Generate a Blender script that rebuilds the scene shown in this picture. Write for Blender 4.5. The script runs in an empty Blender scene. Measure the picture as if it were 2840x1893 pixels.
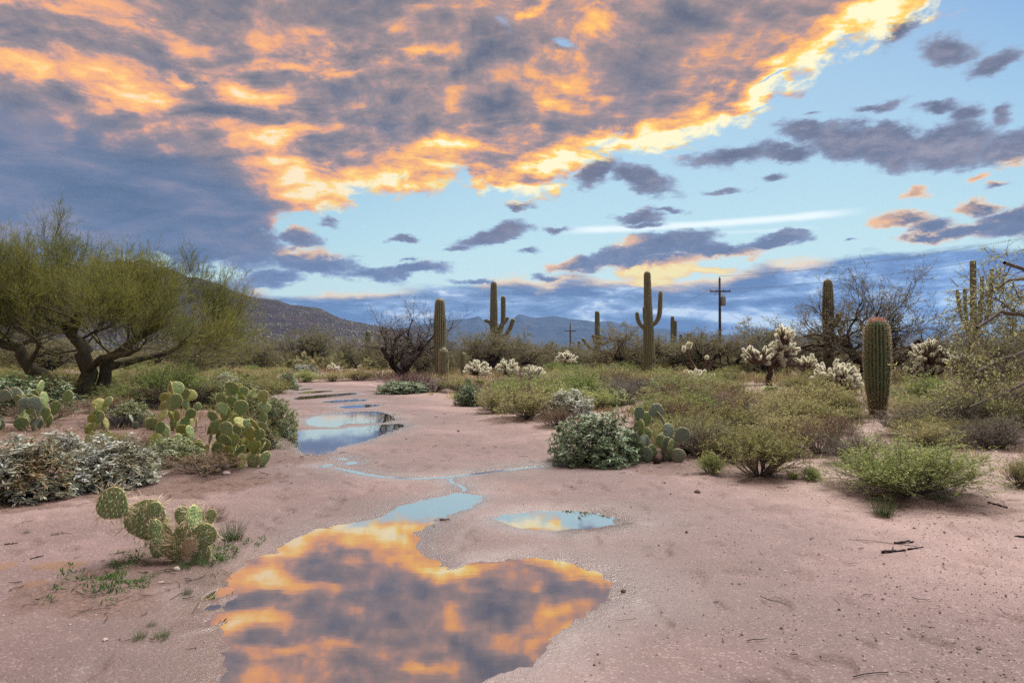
import bpy, math, random
import numpy as np
from mathutils import Vector, Matrix

scene = bpy.context.scene
COL = scene.collection
rng = np.random.default_rng(7)
random.seed(7)
pi = math.pi

# ------------------------------------------------------------------ camera
CAM_H = 1.35
F_PX = 1893.0                       # focal length in pixels of the 2840 px wide photograph
HZN = 817.0                         # row of the horizon in the 2352 px wide layout used below
PITCH = math.atan((HZN * 2840.0 / 2352.0 - 946.5) / F_PX)
cam_data = bpy.data.cameras.new('camera')
cam_data.sensor_width = 36.0
cam_data.lens = 36.0 * F_PX / 2840.0
cam_data.clip_start = 0.05
cam_data.clip_end = 40000.0
cam = bpy.data.objects.new('camera', cam_data)
cam.location = (0, 0, CAM_H)
cam.rotation_euler = (pi / 2 + PITCH, 0, 0)
COL.objects.link(cam)
scene.camera = cam


def ray(px, py):
    """direction of the sight line through a pixel of the photograph"""
    u = (px - 1420.0) / F_PX
    v = (946.5 - py) / F_PX
    c, s = math.cos(PITCH), math.sin(PITCH)
    return np.array([u, c - v * s, s + v * c])


def gp(px, py, z=0.0):
    """point of the ground under a pixel"""
    d = ray(px, py)
    t = (z - CAM_H) / d[2]
    return np.array([d[0] * t, d[1] * t])


def at(px, dist, py=None):
    """point at a distance along y under a pixel column, height of a pixel row"""
    d = ray(px, HZN * 2840.0 / 2352.0 if py is None else py)
    t = dist / d[1]
    return np.array([d[0] * t, dist, CAM_H + d[2] * t])


# ------------------------------------------------------------------ sky
class E:
    """small wrapper that turns arithmetic into math nodes"""
    tree = None

    def __init__(self, s):
        self.s = s

    @staticmethod
    def m(op, a, b=None, c=None, clamp=False):
        n = E.tree.nodes.new('ShaderNodeMath')
        n.operation = op
        n.use_clamp = clamp
        for i, x in enumerate((a, b, c)):
            if x is None:
                continue
            if isinstance(x, E):
                E.tree.links.new(x.s, n.inputs[i])
            else:
                n.inputs[i].default_value = x
        return E(n.outputs[0])

    def __add__(a, b): return E.m('ADD', a, b)
    __radd__ = __add__
    def __sub__(a, b): return E.m('SUBTRACT', a, b)
    def __rsub__(a, b): return E.m('SUBTRACT', b, a)
    def __mul__(a, b): return E.m('MULTIPLY', a, b)
    __rmul__ = __mul__
    def __truediv__(a, b): return E.m('DIVIDE', a, b)
    def max(a, b): return E.m('MAXIMUM', a, b)
    def min(a, b): return E.m('MINIMUM', a, b)
    def clamp(a): return E.m('ADD', a, 0.0, clamp=True)
    def exp(a): return E.m('EXPONENT', a)

    def step(a, lo, hi):
        n = E.tree.nodes.new('ShaderNodeMapRange')
        n.interpolation_type = 'SMOOTHSTEP'
        E.tree.links.new(a.s, n.inputs[0])
        n.inputs[1].default_value = lo
        n.inputs[2].default_value = hi
        return E(n.outputs[0])


def xyz(x, y, z=0.0):
    n = E.tree.nodes.new('ShaderNodeCombineXYZ')
    for i, v in enumerate((x, y, z)):
        if isinstance(v, E):
            E.tree.links.new(v.s, n.inputs[i])
        else:
            n.inputs[i].default_value = v
    return E(n.outputs[0])


def noise(vec, scale, detail=6.0, rough=0.55, dist=0.0, lac=2.0, dims='3D'):
    n = E.tree.nodes.new('ShaderNodeTexNoise')
    n.noise_dimensions = dims
    if vec is not None:
        E.tree.links.new(vec.s, n.inputs['Vector'])
    n.inputs['Scale'].default_value = scale
    n.inputs['Detail'].default_value = detail
    n.inputs['Roughness'].default_value = rough
    n.inputs['Distortion'].default_value = dist
    n.inputs['Lacunarity'].default_value = lac
    return E(n.outputs[0])


def vmath(op, a, b=None, scale=None):
    n = E.tree.nodes.new('ShaderNodeVectorMath')
    n.operation = op
    for i, x in enumerate((a, b)):
        if x is None:
            continue
        if isinstance(x, E):
            E.tree.links.new(x.s, n.inputs[i])
        else:
            n.inputs[i].default_value = x
    if scale is not None:
        if isinstance(scale, E):
            E.tree.links.new(scale.s, n.inputs['Scale'])
        else:
            n.inputs['Scale'].default_value = scale
    return E(n.outputs[0])


def lin(c):
    """an sRGB colour (0-1) as linear RGBA"""
    return tuple(((x / 12.92) if x <= 0.04045 else ((x + 0.055) / 1.055) ** 2.4) for x in c) + (1.0,)


def mixc(f, a, b, mode='MIX'):
    n = E.tree.nodes.new('ShaderNodeMix')
    n.data_type = 'RGBA'
    n.blend_type = mode
    n.clamp_factor = True
    for sock, v in ((n.inputs['Factor'], f), (n.inputs[6], a), (n.inputs[7], b)):
        if isinstance(v, E):
            E.tree.links.new(v.s, sock)
        else:
            sock.default_value = v
    return E(n.outputs[2])


def ramp(f, stops, interp='LINEAR'):
    n = E.tree.nodes.new('ShaderNodeValToRGB')
    cr = n.color_ramp
    cr.interpolation = interp
    while len(cr.elements) < len(stops):
        cr.elements.new(0.5)
    for e, (p, c) in zip(cr.elements, stops):
        e.position = p
        e.color = c if len(c) == 4 else tuple(c) + (1.0,)
    E.tree.links.new(f.s, n.inputs[0])
    return E(n.outputs[0])


def build_sky():
    w = bpy.data.worlds.new('World')
    scene.world = w
    w.use_nodes = True
    t = w.node_tree
    t.nodes.clear()
    E.tree = t
    out = t.nodes.new('ShaderNodeOutputWorld')
    bg = t.nodes.new('ShaderNodeBackground')
    bg.inputs['Strength'].default_value = SKY_STRENGTH
    t.links.new(bg.outputs[0], out.inputs[0])
    tc = t.nodes.new('ShaderNodeTexCoord')
    dirv = E(tc.outputs['Generated'])
    sep = t.nodes.new('ShaderNodeSeparateXYZ')
    t.links.new(dirv.s, sep.inputs[0])
    X, Y, Z = (E(sep.outputs[i]) for i in range(3))
    az = E.m('ARCTAN2', X, Y)
    el = E.m('ARCSINE', Z)
    DS = 2840.0 / 2352.0

    def ae(dx, dy):                      # layout coordinates (2352 wide) to azimuth / elevation
        d = ray(dx * DS, dy * DS)
        d = d / np.linalg.norm(d)
        return math.atan2(d[0], d[1]), math.asin(d[2])

    # cloud layer coordinates: perspective of a flat layer
    inv = 1.0 / 1.0
    zz = Z.max(0.0) + 0.24
    PX, PY = X / zz, Y / zz
    P = xyz(PX * 0.85, PY * 1.15, 0.0)
    # direction based coordinates for the upright look of low clouds
    A3 = vmath('MULTIPLY', dirv, (1.0, 1.0, 2.2))

    n_w1 = noise(P, 1.9, 4, 0.55)
    n_w2 = noise(vmath('ADD', P, (7.3, 2.1, 4.0)), 1.9, 4, 0.55)
    n_f = noise(A3, 14.0, 6, 0.62)
    n_g = noise(vmath('ADD', A3, (3.1, 5.2, 1.7)), 6.0, 6, 0.6)

    n_c = noise(vmath('ADD', A3, (1.3, 0.4, 9.0)), 26.0, 7, 0.66, 0.3)
    n_h = noise(vmath('ADD', A3, (8.3, 1.4, 2.0)), 46.0, 5, 0.62)
    n_e = noise(vmath('ADD', A3, (5.0, 2.0, 0.5)), 17.0, 6, 0.63, 0.4)

    def curve(pts):
        """edge of a cloud bank: elevation as a function of azimuth"""
        n = t.nodes.new('ShaderNodeFloatCurve')
        c = n.mapping.curves[0]
        q = []
        for dx, dy in pts:
            a, e = ae(dx, dy)
            q.append(((a + 1.6) / 3.2, (e + 0.4) / 1.6))
        q.sort()
        while len(c.points) < len(q):
            c.points.new(0.5, 0.5)
        for p, (a, b) in zip(c.points, q):
            p.location = (a, min(max(b, 0), 1))
            p.handle_type = 'AUTO_CLAMPED'
        n.mapping.extend = 'HORIZONTAL'
        n.mapping.update()
        f = (az + (n_f - 0.5) * 0.05 + (n_g - 0.5) * 0.08 + 1.6) / 3.2
        t.links.new(f.s, n.inputs['Value'])
        return E(n.outputs[0]) * 1.6 - 0.4

    def blobs(lst, warp=0.06):
        """union of soft ellipses (x, y, rx, ry, tilt, weight) in layout coordinates"""
        v = xyz(az + (n_g - 0.5) * warp, el + (n_f - 0.5) * warp * 0.6, 0.0)
        acc = None
        for (dx, dy, rx, ry, tilt, wt) in lst:
            a, e = ae(dx, dy)
            ax, _ = ae(dx + 10, dy)
            _, ey = ae(dx, dy - 10)
            mp = t.nodes.new('ShaderNodeMapping')
            mp.vector_type = 'TEXTURE'
            mp.inputs['Location'].default_value = (a, e, 0)
            mp.inputs['Rotation'].default_value = (0, 0, math.radians(tilt))
            mp.inputs['Scale'].default_value = (rx * (ax - a) / 10, ry * (ey - e) / 10, 1)
            t.links.new(v.s, mp.inputs[0])
            gr = t.nodes.new('ShaderNodeTexGradient')
            gr.gradient_type = 'SPHERICAL'
            t.links.new(mp.outputs[0], gr.inputs[0])
            b = E(gr.outputs[1])
            if wt != 1:
                b = b * wt
            acc = b if acc is None else acc.max(b)
        return acc

    # ---- clear sky
    nish = t.nodes.new('ShaderNodeTexSky')
    nish.sky_type = 'NISHITA'
    nish.sun_disc = False
    nish.sun_elevation = SUN_EL
    nish.sun_rotation = SUN_AZ
    nish.altitude = 800
    grad = ramp(((el + 0.05) / 0.9).clamp(), [
        (0.0, lin((0.88, 0.93, 0.86))), (0.14, lin((0.86, 0.94, 0.87))), (0.24, lin((0.72, 0.87, 0.88))),
        (0.36, lin((0.57, 0.75, 0.87))), (0.54, lin((0.42, 0.61, 0.84))), (1.0, lin((0.34, 0.50, 0.76)))])
    clear = mixc(0.25, vmath('SCALE', grad, scale=1.0 / SKY_STRENGTH), E(nish.outputs[0]))
    clear = vmath('SCALE', clear, scale=SKY_STRENGTH)
    # brighter towards the hidden sun
    sdir = ray(1560 * DS, 640 * DS)
    sdir = sdir / np.linalg.norm(sdir)
    n_dot = t.nodes.new('ShaderNodeVectorMath')
    n_dot.operation = 'DOT_PRODUCT'
    t.links.new(dirv.s, n_dot.inputs[0])
    n_dot.inputs[1].default_value = tuple(sdir)
    glow = E(n_dot.outputs['Value']).step(0.80, 1.0)
    clear = mixc(glow * 0.35, clear, lin((0.86, 0.96, 0.95)))

    # contrails
    def trail(x0, y0, x1, y1, wpx, amt):
        a0, e0 = ae(x0, y0)
        a1, e1 = ae(x1, y1)
        ang = math.atan2(e1 - e0, a1 - a0)
        L = math.hypot(a1 - a0, e1 - e0)
        u = (az - (a0 + a1) / 2) * math.cos(ang) + (el - (e0 + e1) / 2) * math.sin(ang)
        v = (el - (e0 + e1) / 2) * math.cos(ang) - (az - (a0 + a1) / 2) * math.sin(ang)
        wv = wpx / 1568.0
        k = (1.0 - E.m('ABSOLUTE', u) / (L / 2)).step(0.0, 0.35)
        return k * (1.0 - E.m('ABSOLUTE', v + (n_g - 0.5) * 0.010) / wv).step(0.0, 0.9) * amt

    tr = trail(1260, 530, 2010, 482, 12, 0.85).max(trail(1500, 540, 1900, 522, 6, 0.3))
    sky = mixc(tr, clear, lin((0.97, 1.0, 1.0)))

    # ---- horizon bank of layered cloud
    bank_edge = curve([(-1400, 640), (0, 640), (560, 648), (620, 672), (700, 684), (760, 668), (900, 660), (1050, 655), (1130, 640),
                       (1180, 632), (1230, 648), (1300, 625), (1420, 640), (1560, 648), (1700, 622), (1800, 598), (1880, 600),
                       (1960, 578), (2050, 562), (2130, 566), (2250, 556), (2352, 548), (2900, 520)])
    bd = el - bank_edge
    LW = xyz(az * 1.0, el * 5.5, 0.0)
    lay = noise(vmath('ADD', xyz(X * 1.0, Y * 1.0, Z * 5.0), (2.0, 1.0, 0.0)), 6.0, 7, 0.58, 0.8)
    lay2 = noise(vmath('ADD', xyz(X * 1.0, Y * 1.0, Z * 4.0), (0.0, 4.0, 3.0)), 9.0, 7, 0.6)
    bmask = (bd * -1.0 + (lay2 - 0.5) * 0.055).step(-0.004, 0.010)
    bval = ((lay - 0.5) * 2.9 + (lay2 - 0.5) * 2.4 + (n_c - 0.5) * 0.8 + 0.28 + (bd * -4.5).clamp() * 0.65).clamp()
    bcol = ramp(bval, [
        (0.10, lin((0.40, 0.47, 0.60))), (0.36, lin((0.49, 0.57, 0.69))), (0.60, lin((0.60, 0.68, 0.80))),
        (0.90, lin((0.86, 0.90, 0.93)))])
    rightblue = az.step(0.15, 0.62)
    bcol = mixc(rightblue * 0.75, bcol, ramp(bval, [
        (0.12, lin((0.40, 0.50, 0.68))), (0.45, lin((0.50, 0.63, 0.83))), (0.85, lin((0.76, 0.88, 0.98)))]))
    rim = (bd * -1.0 + (lay2 - 0.5) * 0.055).step(0.020, 0.003) * (blobs([
        (1180, 640, 110, 40, 0, 1.4), (1260, 660, 160, 40, 0, 0.9), (1540, 640, 260, 60, 0, 1.0), (780, 665, 200, 30, 0, 1.0),
        (1830, 600, 100, 30, 0, 0.8), (600, 660, 80, 40, 0, 0.5)]) * 2.2).clamp()
    bcol = mixc(rim, bcol, lin((1.0, 0.86, 0.66)))
    sky = mixc(bmask, sky, bcol)

    # ---- scattered small clouds
    grey = [
        # long dark cloud on the right
        (1680, 356, 150, 40, 2, 1), (1810, 350, 130, 34, -6, 1), (1850, 305, 110, 42, -10, 1), (1960, 325, 150, 72, -6, 1.25), (2060, 340, 120, 72, -8, 1.2), (2030, 295, 60, 34, 0, .9),
        (2190, 335, 170, 76, 0, 1.25), (2330, 340, 130, 60, 4, 1.1), (2480, 330, 200, 70, 0, 1), (2010, 250, 110, 22, 0, .8), (2140, 255, 90, 26, 0, .9), (2205, 265, 90, 34, 0, .95), (2300, 260, 46, 34, 20, .8),
        (1770, 408, 60, 22, 0, .8), (1870, 265, 34, 14, 0, .6),
        # upper right wisps
        (2050, 82, 90, 46, 24, .95), (2180, 118, 100, 50, -10, 1.05), (2270, 152, 110, 40, 6, 1), (2370, 100, 80, 30, 0, .6),
        # below the bright edge
        (1365, 395, 80, 40, 16, 1.15), (1470, 412, 130, 44, -14, 1.2), (1350, 415, 60, 30, 0, .9), (1190, 470, 60, 18, 4, .8),
        (1665, 442, 70, 14, -3, .7), (1530, 478, 90, 14, -4, .75), (1470, 494, 100, 16, 3, .8), (1480, 508, 70, 16, 3, .8),
        # centre left over the mountain
        (1140, 540, 130, 32, 12, 1.1), (1060, 572, 60, 12, 4, .7), (1210, 578, 50, 12, 6, .7), (1280, 522, 60, 12, -4, .65), (930, 556, 60, 13, 6, .8), (760, 515, 40, 16, -10, .6),
        (930, 596, 46, 10, 6, .7), (940, 620, 130, 22, 4, 1.05), (1090, 640, 80, 12, 2, .8), (690, 548, 80, 40, 0, 1.15), (700, 604, 180, 40, -2, 1.1), (850, 630, 120, 24, -4, .85), (620, 640, 120, 34, 6, 1.0), (560, 560, 170, 90, -20, 1.2),
        # large dark one over the glow
        (1330, 606, 130, 26, 4, 1.1), (1440, 582, 140, 34, 12, 1.2), (1540, 555, 150, 40, 6, 1.25), (1640, 572, 170, 34, -4, 1.15), (1780, 556, 130, 26, 2, 1.1), (1500, 598, 160, 28, 3, 1.1), (1250, 640, 60, 14, 0, .9),
        # right edge
        (2060, 500, 100, 36, -14, 1.05), (2120, 520, 90, 30, -6, 1), (2120, 545, 110, 22, 3, 1), (2230, 478, 100, 26, -10, 1), (2300, 510, 150, 44, 10, 1.2), (2200, 530, 130, 30, 0, 1.1), (2450, 500, 200, 60, 0, 1.1),
        (2090, 448, 50, 22, 0, .85), (2240, 410, 60, 14, 10, .75), (2280, 430, 60, 16, 0, .7), (1950, 557, 36, 8, 10, .6),
    ]
    S = blobs(grey, 0.075)
    dens = S * 1.4 + (n_c - 0.5) * 1.5 + (n_h - 0.5) * 0.45 + (n_g - 0.5) * 0.55
    smask = dens.step(0.22, 0.72)
    thick = dens.step(0.34, 1.0)
    warm = blobs([
        (2040, 500, 110, 44, 0, 1.3), (2120, 545, 110, 24, 0, 1.0), (2090, 448, 70, 26, 0, 1.6), (2230, 470, 100, 30, 0, 1.1), (2260, 410, 90, 26, 0, 1.6), (2200, 530, 120, 40, 0, .5), (2330, 500, 100, 50, 0, .35), (2340, 380, 60, 40, 0, .8),
        (1280, 606, 90, 24, 0, 1.4), (1450, 555, 60, 16, 0, .9), (1540, 608, 220, 30, 0, 1.0), (1700, 590, 160, 24, 0, .8), (1330, 650, 120, 30, 0, 1.0),
        (690, 525, 50, 16, 0, .7), (690, 582, 120, 16, 0, .9), (1180, 440, 120, 34, 0, 1.3), (1300, 380, 60, 40, 0, .6)])
    body = ramp((n_c * 0.55 + n_g * 0.55).clamp(), [(0.35, lin((0.34, 0.37, 0.45))), (0.55, lin((0.45, 0.465, 0.54))), (0.72, lin((0.62, 0.60, 0.65)))])
    lowblue = el.step(0.22, 0.10)
    body = mixc((1.0 - lowblue) * az.step(0.25, -0.02) * 0.45, body, lin((0.46, 0.41, 0.43)))
    body = mixc(lowblue * 0.5, body, lin((0.42, 0.50, 0.64)))
    edgec = mixc((warm * 2.0).clamp(), lin((0.60, 0.66, 0.76)), lin((1.0, 0.82, 0.62)))
    scol = mixc(thick, edgec, body)
    scol = mixc((warm * 1.1 + (n_c - 0.5) * 4.0 - 0.42 - thick * 0.25).clamp() * 0.85, scol, lin((1.0, 0.76, 0.50)))
    sky = mixc(smask, sky, scol)

    # fire in the gap behind the tall saguaro
    fire = blobs([(1520, 628, 150, 26, 3, 1), (1450, 622, 70, 22, 0, 1), (1620, 622, 130, 16, 0, .9), (1500, 642, 90, 20, 0, .9)], 0.05)
    ff = (fire * 1.3 + (n_c - 0.5) * 1.6).step(0.28, 0.7)
    sky = mixc(ff, sky, ramp((n_c * 1.1 + fire * 0.5).clamp(), [(0.42, lin((0.93, 0.56, 0.32))), (0.64, lin((1.0, 0.76, 0.36))), (0.90, lin((1.0, 0.92, 0.62)))]))

    # ---- the big deck of cloud lit from below
    deck_edge = curve([(-1400, 660), (300, 650), (450, 632), (530, 600), (600, 548), (680, 505), (735, 495), (790, 484), (835, 458), (900, 452),
                       (980, 450), (1030, 424), (1075, 408), (1110, 452), (1160, 478), (1230, 466), (1290, 438), (1330, 385), (1400, 364), (1500, 348), (1600, 334), (1690, 304),
                       (1750, 276), (1775, 236), (1830, 200), (1890, 168), (1915, 135), (1960, 112), (2040, 84), (2110, 50), (2180, 6),
                       (2260, -60), (2400, -200), (3000, -500)])
    dd = el - deck_edge + (n_e - 0.5) * 0.13 + (n_g - 0.5) * 0.06
    holes = blobs([(1300, 100, 60, 26, -30, .9), (1170, 60, 80, 60, -60, .55), (1580, 320, 30, 8, 0, 0.6), (1320, 448, 60, 14, 10, .8), (1050, 425, 26, 10, 0, .8),
                   (1790, 172, 110, 10, 16, .9), (1730, 255, 90, 9, 14, .8), (1080, 455, 60, 20, 0, .9), (2330, 20, 200, 60, 20, .9)], 0.05)
    dmask = dd.step(-0.002, 0.022) * (1.0 - (holes * 1.9 + (n_e - 0.5) * 2.6 + (n_g - 0.5) * 1.0).step(0.65, 1.35) * 0.9)
    # sun-facing relief of the cloud base
    s2 = np.array([0.35, 1.0]); s2 /= np.linalg.norm(s2)
    Pw = vmath('ADD', P, xyz((n_w1 - 0.5) * 0.34, (n_w2 - 0.5) * 0.34, 0.0))
    n1 = noise(Pw, 4.6, 7, 0.60)
    n2 = noise(vmath('ADD', Pw, (s2[0] * 0.055, s2[1] * 0.055, 0.0)), 4.6, 7, 0.60)
    relief = (n1 - n2) * 3.0
    big = noise(vmath('ADD', P, (11.0, 3.0, 2.0)), 0.9, 4, 0.5)
    LB = blobs([
        # positive: sun-lit bands
        (60, 150, 190, 46, -14, .62), (230, 190, 190, 50, -18, .66), (330, 225, 100, 30, -20, .5), (410, 185, 50, 20, -14, .7), (560, 215, 130, 40, -8, .62), (640, 250, 90, 40, -40, .55),
        (700, 150, 250, 44, 4, .62), (860, 120, 220, 40, 4, .55), (960, 115, 140, 26, 2, .5), (590, 310, 130, 36, -10, .66), (330, 60, 300, 50, -22, .30), (120, 20, 260, 40, -14, .26), (640, 230, 60, 60, -60, .4),
        (780, 440, 220, 66, -6, .95), (740, 480, 80, 30, 0, 1.0), (900, 420, 170, 46, 4, .95), (960, 385, 130, 40, 0, .7), (640, 375, 110, 26, -10, .5),
        (1000, 330, 200, 34, 0, .45), (1150, 300, 120, 30, 0, .5), (1260, 370, 260, 46, 14, 1.0), (1400, 345, 260, 46, 10, 1.2), (1560, 320, 220, 40, 10, 1.25), (1690, 275, 150, 46, 24, 1.2),
        (1780, 190, 170, 60, 32, 1.15), (1850, 190, 90, 30, 20, 1.2), (1900, 100, 190, 66, 30, 1.1), (2010, 50, 170, 66, 30, 1.1), (2130, 20, 110, 30, 30, 1.0), (1380, 55, 70, 46, -20, .55), (1290, 130, 90, 34, -10, .45), (1340, 215, 140, 60, 0, .35), (1630, 230, 120, 26, 20, .5),
        (1170, 450, 170, 44, 10, 1.2), (1230, 20, 60, 20, 20, .5), (520, 265, 60, 20, 0, .4)], 0.10)
    LD = blobs([
        (-100, 330, 520, 190, -14, 1.0), (300, 420, 420, 150, -14, 1.0), (250, 560, 520, 170, 0, .8), (520, 500, 200, 120, -30, .9), (1480, 150, 230, 90, 14, 1.0), (1480, 200, 260, 110, 20, .7), (1100, 110, 130, 70, 0, .55),
        (560, 130, 150, 40, -16, .5), (800, 215, 200, 40, -6, .5), (620, 30, 260, 50, 0, .45), (330, 130, 190, 26, -18, .5), (850, 290, 160, 34, -8, .5), (1750, 60, 150, 60, 30, .6), (470, 205, 60, 22, 0, .5), (1580, 60, 200, 60, 20, .5)], 0.10)
    LS = blobs([(60, 520, 760, 300, -8, 1.6), (480, 520, 260, 170, -30, 1.5), (0, 330, 420, 120, -14, 1.2)], 0.05).clamp()
    fine = (n_c - 0.5) * 0.60 + (n_e - 0.5) * 0.50 + (n_h - 0.5) * 0.36
    relief = (relief + fine) * (1.0 - LS * 0.85)
    n_s = noise(xyz(PX * 4.6 + PY * 0.25, PY * 1.15, 2.0), 1.5, 6, 0.58)
    edge_near = (dd * -14.0).exp().clamp() * az.step(-0.46, -0.30)
    Lv = 0.350 + relief * 0.72 * (0.75 + LB * 0.5 - LD * 0.35) + (big - 0.5) * (0.38 - LS * 0.15) + LB * 0.70 - LD * 0.26 + edge_near * 0.20 + (n_s - 0.5) * (0.95 - LS * 0.55)
    Lv = Lv.max(0.0)
    dcol = ramp(Lv.clamp(), [
        (0.00, lin((0.39, 0.40, 0.46))), (0.17, lin((0.48, 0.46, 0.49))), (0.33, lin((0.585, 0.52, 0.515))), (0.46, lin((0.70, 0.57, 0.54))),
        (0.58, lin((0.91, 0.645, 0.44))), (0.72, lin((0.99, 0.73, 0.39))), (0.86, lin((1.0, 0.85, 0.40))), (1.0, lin((1.0, 0.96, 0.78)))])
    pink = az.step(-0.05, -0.45) * Lv.step(0.35, 0.6)
    dcol = mixc(pink * 0.35, dcol, lin((0.97, 0.68, 0.52)))
    bluer = (LD * 1.3 + LS * 0.8).clamp() * el.step(0.46, 0.20)
    dcol = mixc(bluer * (1.0 - Lv.step(0.3, 0.55)) * 0.9, dcol, ramp((n1 * 0.6 + lay * 0.5).clamp(), [
        (0.36, lin((0.30, 0.38, 0.49))), (0.54, lin((0.40, 0.455, 0.56))), (0.7, lin((0.55, 0.53, 0.60)))]))
    sky = mixc(dmask, sky, dcol)
    # ground side of the sphere: plain dusty tone, below the horizon
    sky = mixc(el.step(-0.02, -0.12), sky, lin((0.45, 0.40, 0.40)))

    fin = vmath('SCALE', sky, scale=SKY_GAIN / SKY_STRENGTH)
    t.links.new(fin.s, bg.inputs['Color'])
    w.cycles.sampling_method = 'MANUAL'
    w.cycles.sample_map_resolution = 512


# ------------------------------------------------------------------ light and exposure
SUN_EL = math.radians(60.0)
SUN_AZ = math.radians(35.0)          # lamp raised to stand for light from the cloud deck, ahead and right
SKY_STRENGTH = 0.1
SKY_GAIN = 0.585
build_sky()
sun_data = bpy.data.lights.new('sun', 'SUN')
sun_data.energy = 4.3
sun_data.angle = math.radians(45)
sun_data.color = (1.0, 0.95, 0.90)
sun = bpy.data.objects.new('sun', sun_data)
sun.rotation_euler = (pi / 2 - SUN_EL, 0, -SUN_AZ + pi)
sun.rotation_euler = (Vector((math.sin(SUN_AZ) * math.cos(SUN_EL), math.cos(SUN_AZ) * math.cos(SUN_EL), math.sin(SUN_EL)))).to_track_quat('Z', 'Y').to_euler()
COL.objects.link(sun)
vs = scene.view_settings
vs.view_transform = 'Standard'
vs.look = 'None'
vs.exposure = 0.93
vs.gamma = 1.0
vs.use_curve_mapping = False
scene.cycles.use_denoising = False
scene.cycles.sample_clamp_direct = 2.5
scene.cycles.sample_clamp_indirect = 2.5

# ------------------------------------------------------------------ small library
DSC = 2840.0 / 2352.0


def dg(x, y):
    """ground point under a layout pixel (2352 px wide layout)"""
    return gp(x * DSC, y * DSC)


def unit(v):
    return v / np.maximum(np.linalg.norm(v, axis=-1, keepdims=True), 1e-9)


_lat = np.random.default_rng(3).random((256, 256))


def vnoise(x, y):
    xi, yi = np.floor(x).astype(int), np.floor(y).astype(int)
    fx, fy = x - xi, y - yi
    fx, fy = fx * fx * (3 - 2 * fx), fy * fy * (3 - 2 * fy)
    a, b, c, d = _lat[xi & 255, yi & 255], _lat[(xi + 1) & 255, yi & 255], _lat[xi & 255, (yi + 1) & 255], _lat[(xi + 1) & 255, (yi + 1) & 255]
    return (a * (1 - fx) + b * fx) * (1 - fy) + (c * (1 - fx) + d * fx) * fy - 0.5


def fbm(x, y, octv=4, gain=0.5):
    s, a = 0.0, 1.0
    for i in range(octv):
        s = s + a * vnoise(x + 17.3 * i, y - 9.1 * i)
        x, y, a = x * 2.03, y * 2.03, a * gain
    return s


def sstep(x, lo, hi):
    t = np.clip((x - lo) / (hi - lo), 0, 1)
    return t * t * (3 - 2 * t)


class MB:
    """collects geometry for one mesh"""

    def __init__(self):
        self.v, self.q, self.t, self.a, self.qm, self.tm, self.n = [], [], [], [], [], [], 0

    def add(self, v, q=None, t=None, a=0.5, m=0):
        v = np.asarray(v, float).reshape(-1, 3)
        self.v.append(v)
        self.a.append(np.broadcast_to(np.asarray(a, float), (len(v),)).copy() if np.ndim(a) < 2 else np.asarray(a).ravel())
        if q is not None and len(q):
            q = np.asarray(q, int).reshape(-1, 4)
            self.q.append(q + self.n)
            self.qm.append(np.full(len(q), m))
        if t is not None and len(t):
            t = np.asarray(t, int).reshape(-1, 3)
            self.t.append(t + self.n)
            self.tm.append(np.full(len(t), m))
        self.n += len(v)

    def mesh(self, name, mats, smooth=True, attr=None):
        v = np.concatenate(self.v)
        q = np.concatenate(self.q) if self.q else np.zeros((0, 4), int)
        t = np.concatenate(self.t) if self.t else np.zeros((0, 3), int)
        qm = np.concatenate(self.qm) if self.qm else np.zeros(0, int)
        tm = np.concatenate(self.tm) if self.tm else np.zeros(0, int)
        me = bpy.data.meshes.new(name)
        me.vertices.add(len(v))
        me.vertices.foreach_set('co', v.astype(np.float32).ravel())
        li = np.concatenate([q.ravel(), t.ravel()]).astype(np.int32)
        me.loops.add(len(li))
        me.loops.foreach_set('vertex_index', li)
        me.polygons.add(len(q) + len(t))
        ls = np.concatenate([np.arange(len(q)) * 4, len(q) * 4 + np.arange(len(t)) * 3]).astype(np.int32)
        me.polygons.foreach_set('loop_start', ls)
        mats = mats if isinstance(mats, (list, tuple)) else [mats]
        for m in mats:
            me.materials.append(m)
        me.polygons.foreach_set('material_index', np.concatenate([qm, tm]).astype(np.int32))
        me.polygons.foreach_set('use_smooth', np.full(len(q) + len(t), smooth))
        av = np.concatenate(self.a)
        at_ = me.attributes.new('tint', 'FLOAT', 'POINT')
        at_.data.foreach_set('value', av.astype(np.float32))
        for k, val in (attr or {}).items():
            b = me.attributes.new(k, 'FLOAT', 'POINT')
            b.data.foreach_set('value', np.asarray(val, np.float32))
        me.update(calc_edges=True)
        return me


def link(name, me, parent=None, loc=None):
    o = bpy.data.objects.new(name, me)
    COL.objects.link(o)
    if parent is not None:
        o.parent = parent
    if loc is not None:
        o.location = loc
    return o


def tag(o, label=None, cat=None, group=None, kind=None):
    if label: o['label'] = label
    if cat: o['category'] = cat
    if group: o['group'] = group
    if kind: o['kind'] = kind
    return o


def thing(name, label, cat, loc, rz=0.0, sc=(1, 1, 1), group=None):
    o = bpy.data.objects.new(name, None)
    o.empty_display_size = 0.2
    COL.objects.link(o)
    o.location = loc
    o.rotation_euler = (0, 0, rz)
    o.scale = sc
    return tag(o, label, cat, group)


# ---- growth of branches, whole generations at a time
def grow(st, dr, ln, S, wig, up, rg):
    N = len(ln)
    P = np.zeros((N, S, 3))
    P[:, 0] = st
    d = unit(np.asarray(dr, float))
    stp = (np.asarray(ln) / (S - 1))[:, None]
    upv = np.array([0, 0, 1.0])
    for i in range(1, S):
        d = unit(d + wig * rg.normal(size=(N, 3)) + upv * up)
        P[:, i] = P[:, i - 1] + d * stp
    return P


def taper(r, S, end=0.4):
    return np.asarray(r)[:, None] * np.linspace(1, end, S)[None]


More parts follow.
